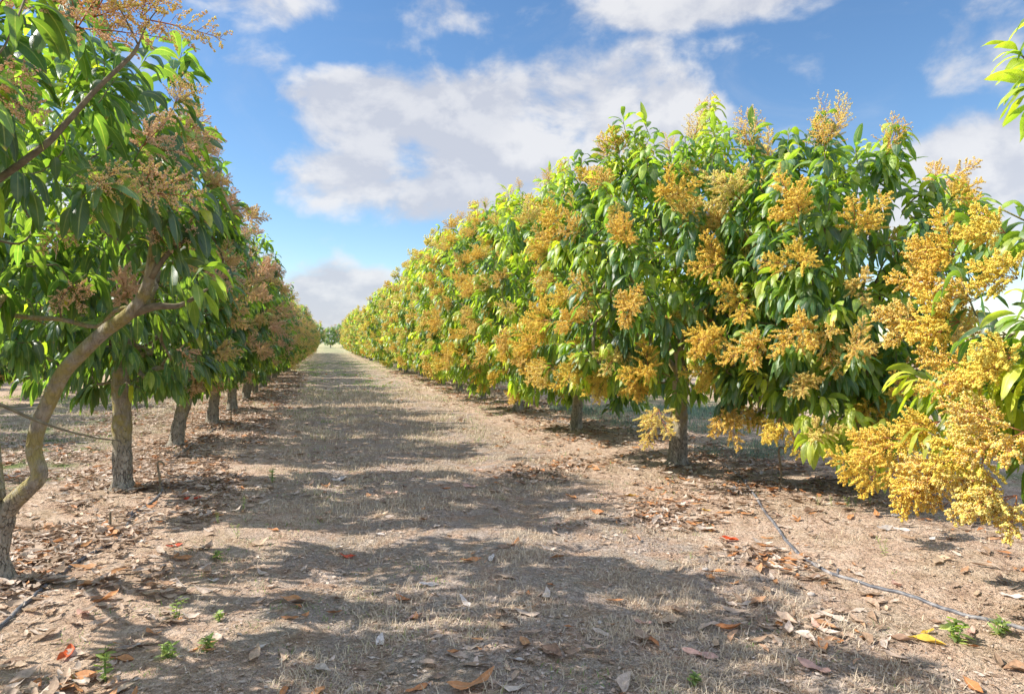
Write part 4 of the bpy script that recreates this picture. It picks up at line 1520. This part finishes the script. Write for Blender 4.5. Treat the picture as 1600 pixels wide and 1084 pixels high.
for a in [(-0.83, 4.34, 0, 0.95, 'upright leafy weed on bare soil just above the curved branch shadow'), (-0.77, 3.82, 1, 1.5, 'flat bright green weed beside the dirt patch at the bottom'), (-0.59, 3.85, 1, 1.4, 'flat green weed next to the other flat one at the bottom'),
          (-0.58, 8.2, 0, 1.3, 'bushy weed in sun between two shadow bands'), (-0.68, 5.89, 2, 0.7, 'tall thin weed in the shade by the soil bank'), (-0.75, 6.88, 2, 0.9, 'taller thin weed higher up in the shade'), (-0.76, 5.41, 1, 1.2, 'tiny rosette weed at the shadow edge'),
          (-0.60, 4.28, 1, 1.0, 'small low weed close to the upright leafy one'), (-1.0, 3.6, 0, 1.3, 'sprawling weed growing over orange leaves in the bottom corner'), (3.29, 2.91, 1, 2.0, 'spiky bright green tuft beside the black pipe'),
          (4.04, 4.18, 2, 0.8, 'thin weed stem beyond the pipe on bright soil'), (3.57, 2.91, 1, 1.6, 'low weed right at the end of the black pipe'), (1.68, 2.88, 1, 1.0, 'dark green seedling at the bottom edge'), (-0.9, 6.4, 2, 0.6, 'wispy pale weed in the shade near the litter edge')]:
    weed(*a)
for a in [(4.70, 5.52), (4.79, 5.40), (4.92, 5.45), (5.06, 5.42), (4.6, 5.6)]:
    weed(*a, 2, 0.6, 'slender upright weed at the shade edge under the dark-leaved mango', 'upright weeds along the shade edge')

# ------------------------------------------------------------------ irrigation
PIPE = mat_simple('pipe_plastic', [(0.3, (0.05, 0.05, 0.06)), (0.5, (0.12, 0.12, 0.13)), (0.7, (0.34, 0.31, 0.29))], 14, 0.42, 0.1)


def pipe(pts, lab, rad_=0.0125, fit=None):
    root = bpy.data.objects.new('irrigation_pipe', None)
    C.objects.link(root)
    tag(root, lab, 'pipe')
    p3 = [(x, y, gz(x, y) + 0.015) for x, y in pts]
    c = curve(p3, 10)
    c[:, 2] = ground_z(c[:, 0], c[:, 1]) + rad_ * 0.55 + 0.010 * (vnoise(c[:, 1] * 2.3, c[:, 0], 4) - 0.35)
    V, F, F3 = tube(c, np.full(len(c), rad_), 10)
    b = Bag(); b.add(V, [F, F3])
    link('tube', b.mesh('tube', [PIPE]), root)
    for (x, y) in fit or []:
        k = int(np.argmin(np.hypot(c[:, 0] - x, c[:, 1] - y)))
        q = c[k]
        b = Bag()
        V, F, F3 = tube([q - (0, 0, 0.01), q + (0, 0, 0.03), q + (0.003, 0, 0.05)], [0.011, 0.009, 0.007], 8); b.add(V, [F, F3])
        V, F, F3 = tube([q + (0, 0, 0.03), q + (0.03, 0.01, 0.035)], [0.006, 0.005], 8); b.add(V, [F, F3])
        link('drip_fitting', b.mesh('drip_fitting', [PIPE]), root)
    return root


pipe([(4.35, 13.5), (4.7, 11.5), (5.2, 10.2), (5.44, 9.24), (4.88, 7.52), (4.51, 6.63), (4.05, 5.7), (3.76, 5.07), (3.5, 4.49), (3.4, 4.06), (3.44, 3.78), (3.53, 3.57), (3.58, 3.34), (3.63, 3.12), (3.74, 2.91), (4.0, 2.3), (4.2, 1.2)],
     'black irrigation pipe curving over bright soil past the sunlit trunk', fit=[(4.51, 6.63), (3.42, 3.95)])
pipe([(-1.76, 2.5), (-1.74, 4.41), (-1.73, 4.9), (-1.71, 5.38), (-1.63, 5.81), (-1.57, 6.14), (-1.67, 6.78), (-1.65, 7.83), (-1.90, 9.0), (-1.95, 10.59), (-1.95, 11.64), (-1.9, 15.31), (-1.85, 20), (-1.81, 24.1)],
     'weathered grey irrigation pipe half buried in litter along the shaded row', rad_=0.013, fit=[(-1.67, 6.78), (-1.7, 10.0)])


def stake(x, y, h, lean, lab, bent=False):
    z = gz(x, y)
    pts = [(x, y, z - 0.03), (x + lean * 0.4, y, z + h * 0.5), (x + lean, y, z + h)]
    if bent:
        pts += [(x + lean + 0.05, y - 0.02, z + h * 1.02), (x + lean + 0.07, y - 0.02, z + h * 0.9)]
    c = curve(pts, 4)
    V, F, F3 = tube(c, np.linspace(0.012, 0.009, len(c)), 8, wob=0.1)
    b = Bag(); b.add(V, [F, F3])
    return tag(link('riser_stake', b.mesh('riser_stake', [TWIG])), lab, 'stake')


stake(-1.75, 6.44, 0.13, 0.0, 'short grey stub standing in the litter beside orange leaves')
stake(-1.68, 7.94, 0.30, -0.03, 'dark bent riser standing at the pipe between straight and leaning trunks', True)
stake(-1.75, 14.12, 0.34, 0.0, 'thin dark stake by the far stocky trunk')
stake(4.73, 6.3, 0.42, -0.04, 'thin crooked sapling stake in shade in front of the hidden trunk', True)


# stones
STONE = mat_simple('pebble_stone', [(0.3, (0.28, 0.24, 0.21)), (0.7, (0.50, 0.45, 0.40))], 30, 0.85, 0.5, 0.003)
for x, y, s, lab in [(4.95, 5.0, 0.05, 'rounded grey stone on bare soil below the golden sprays'), (2.6, 4.3, 0.028, 'small pale stone near the leaf pile'), (1.5, 3.6, 0.022, 'tiny pale stone on the track'), (3.0, 3.7, 0.03, 'chipped stone close to the pipe')]:
    v, f = ICO_V, ICO_F
    rs = rng(int(x * 100))
    vv = v * rs.uniform(0.75, 1.2, (12, 1)) * np.array([1.2, 1, 0.6]) * s
    o = link('stone', mesh_np('stone', vv, [f], STONE), None, (x, y, gz(x, y) + s * 0.25))
    m_ = o.modifiers.new('sub', 'SUBSURF'); m_.levels = m_.render_levels = 2
    tag(o, lab, 'stone')
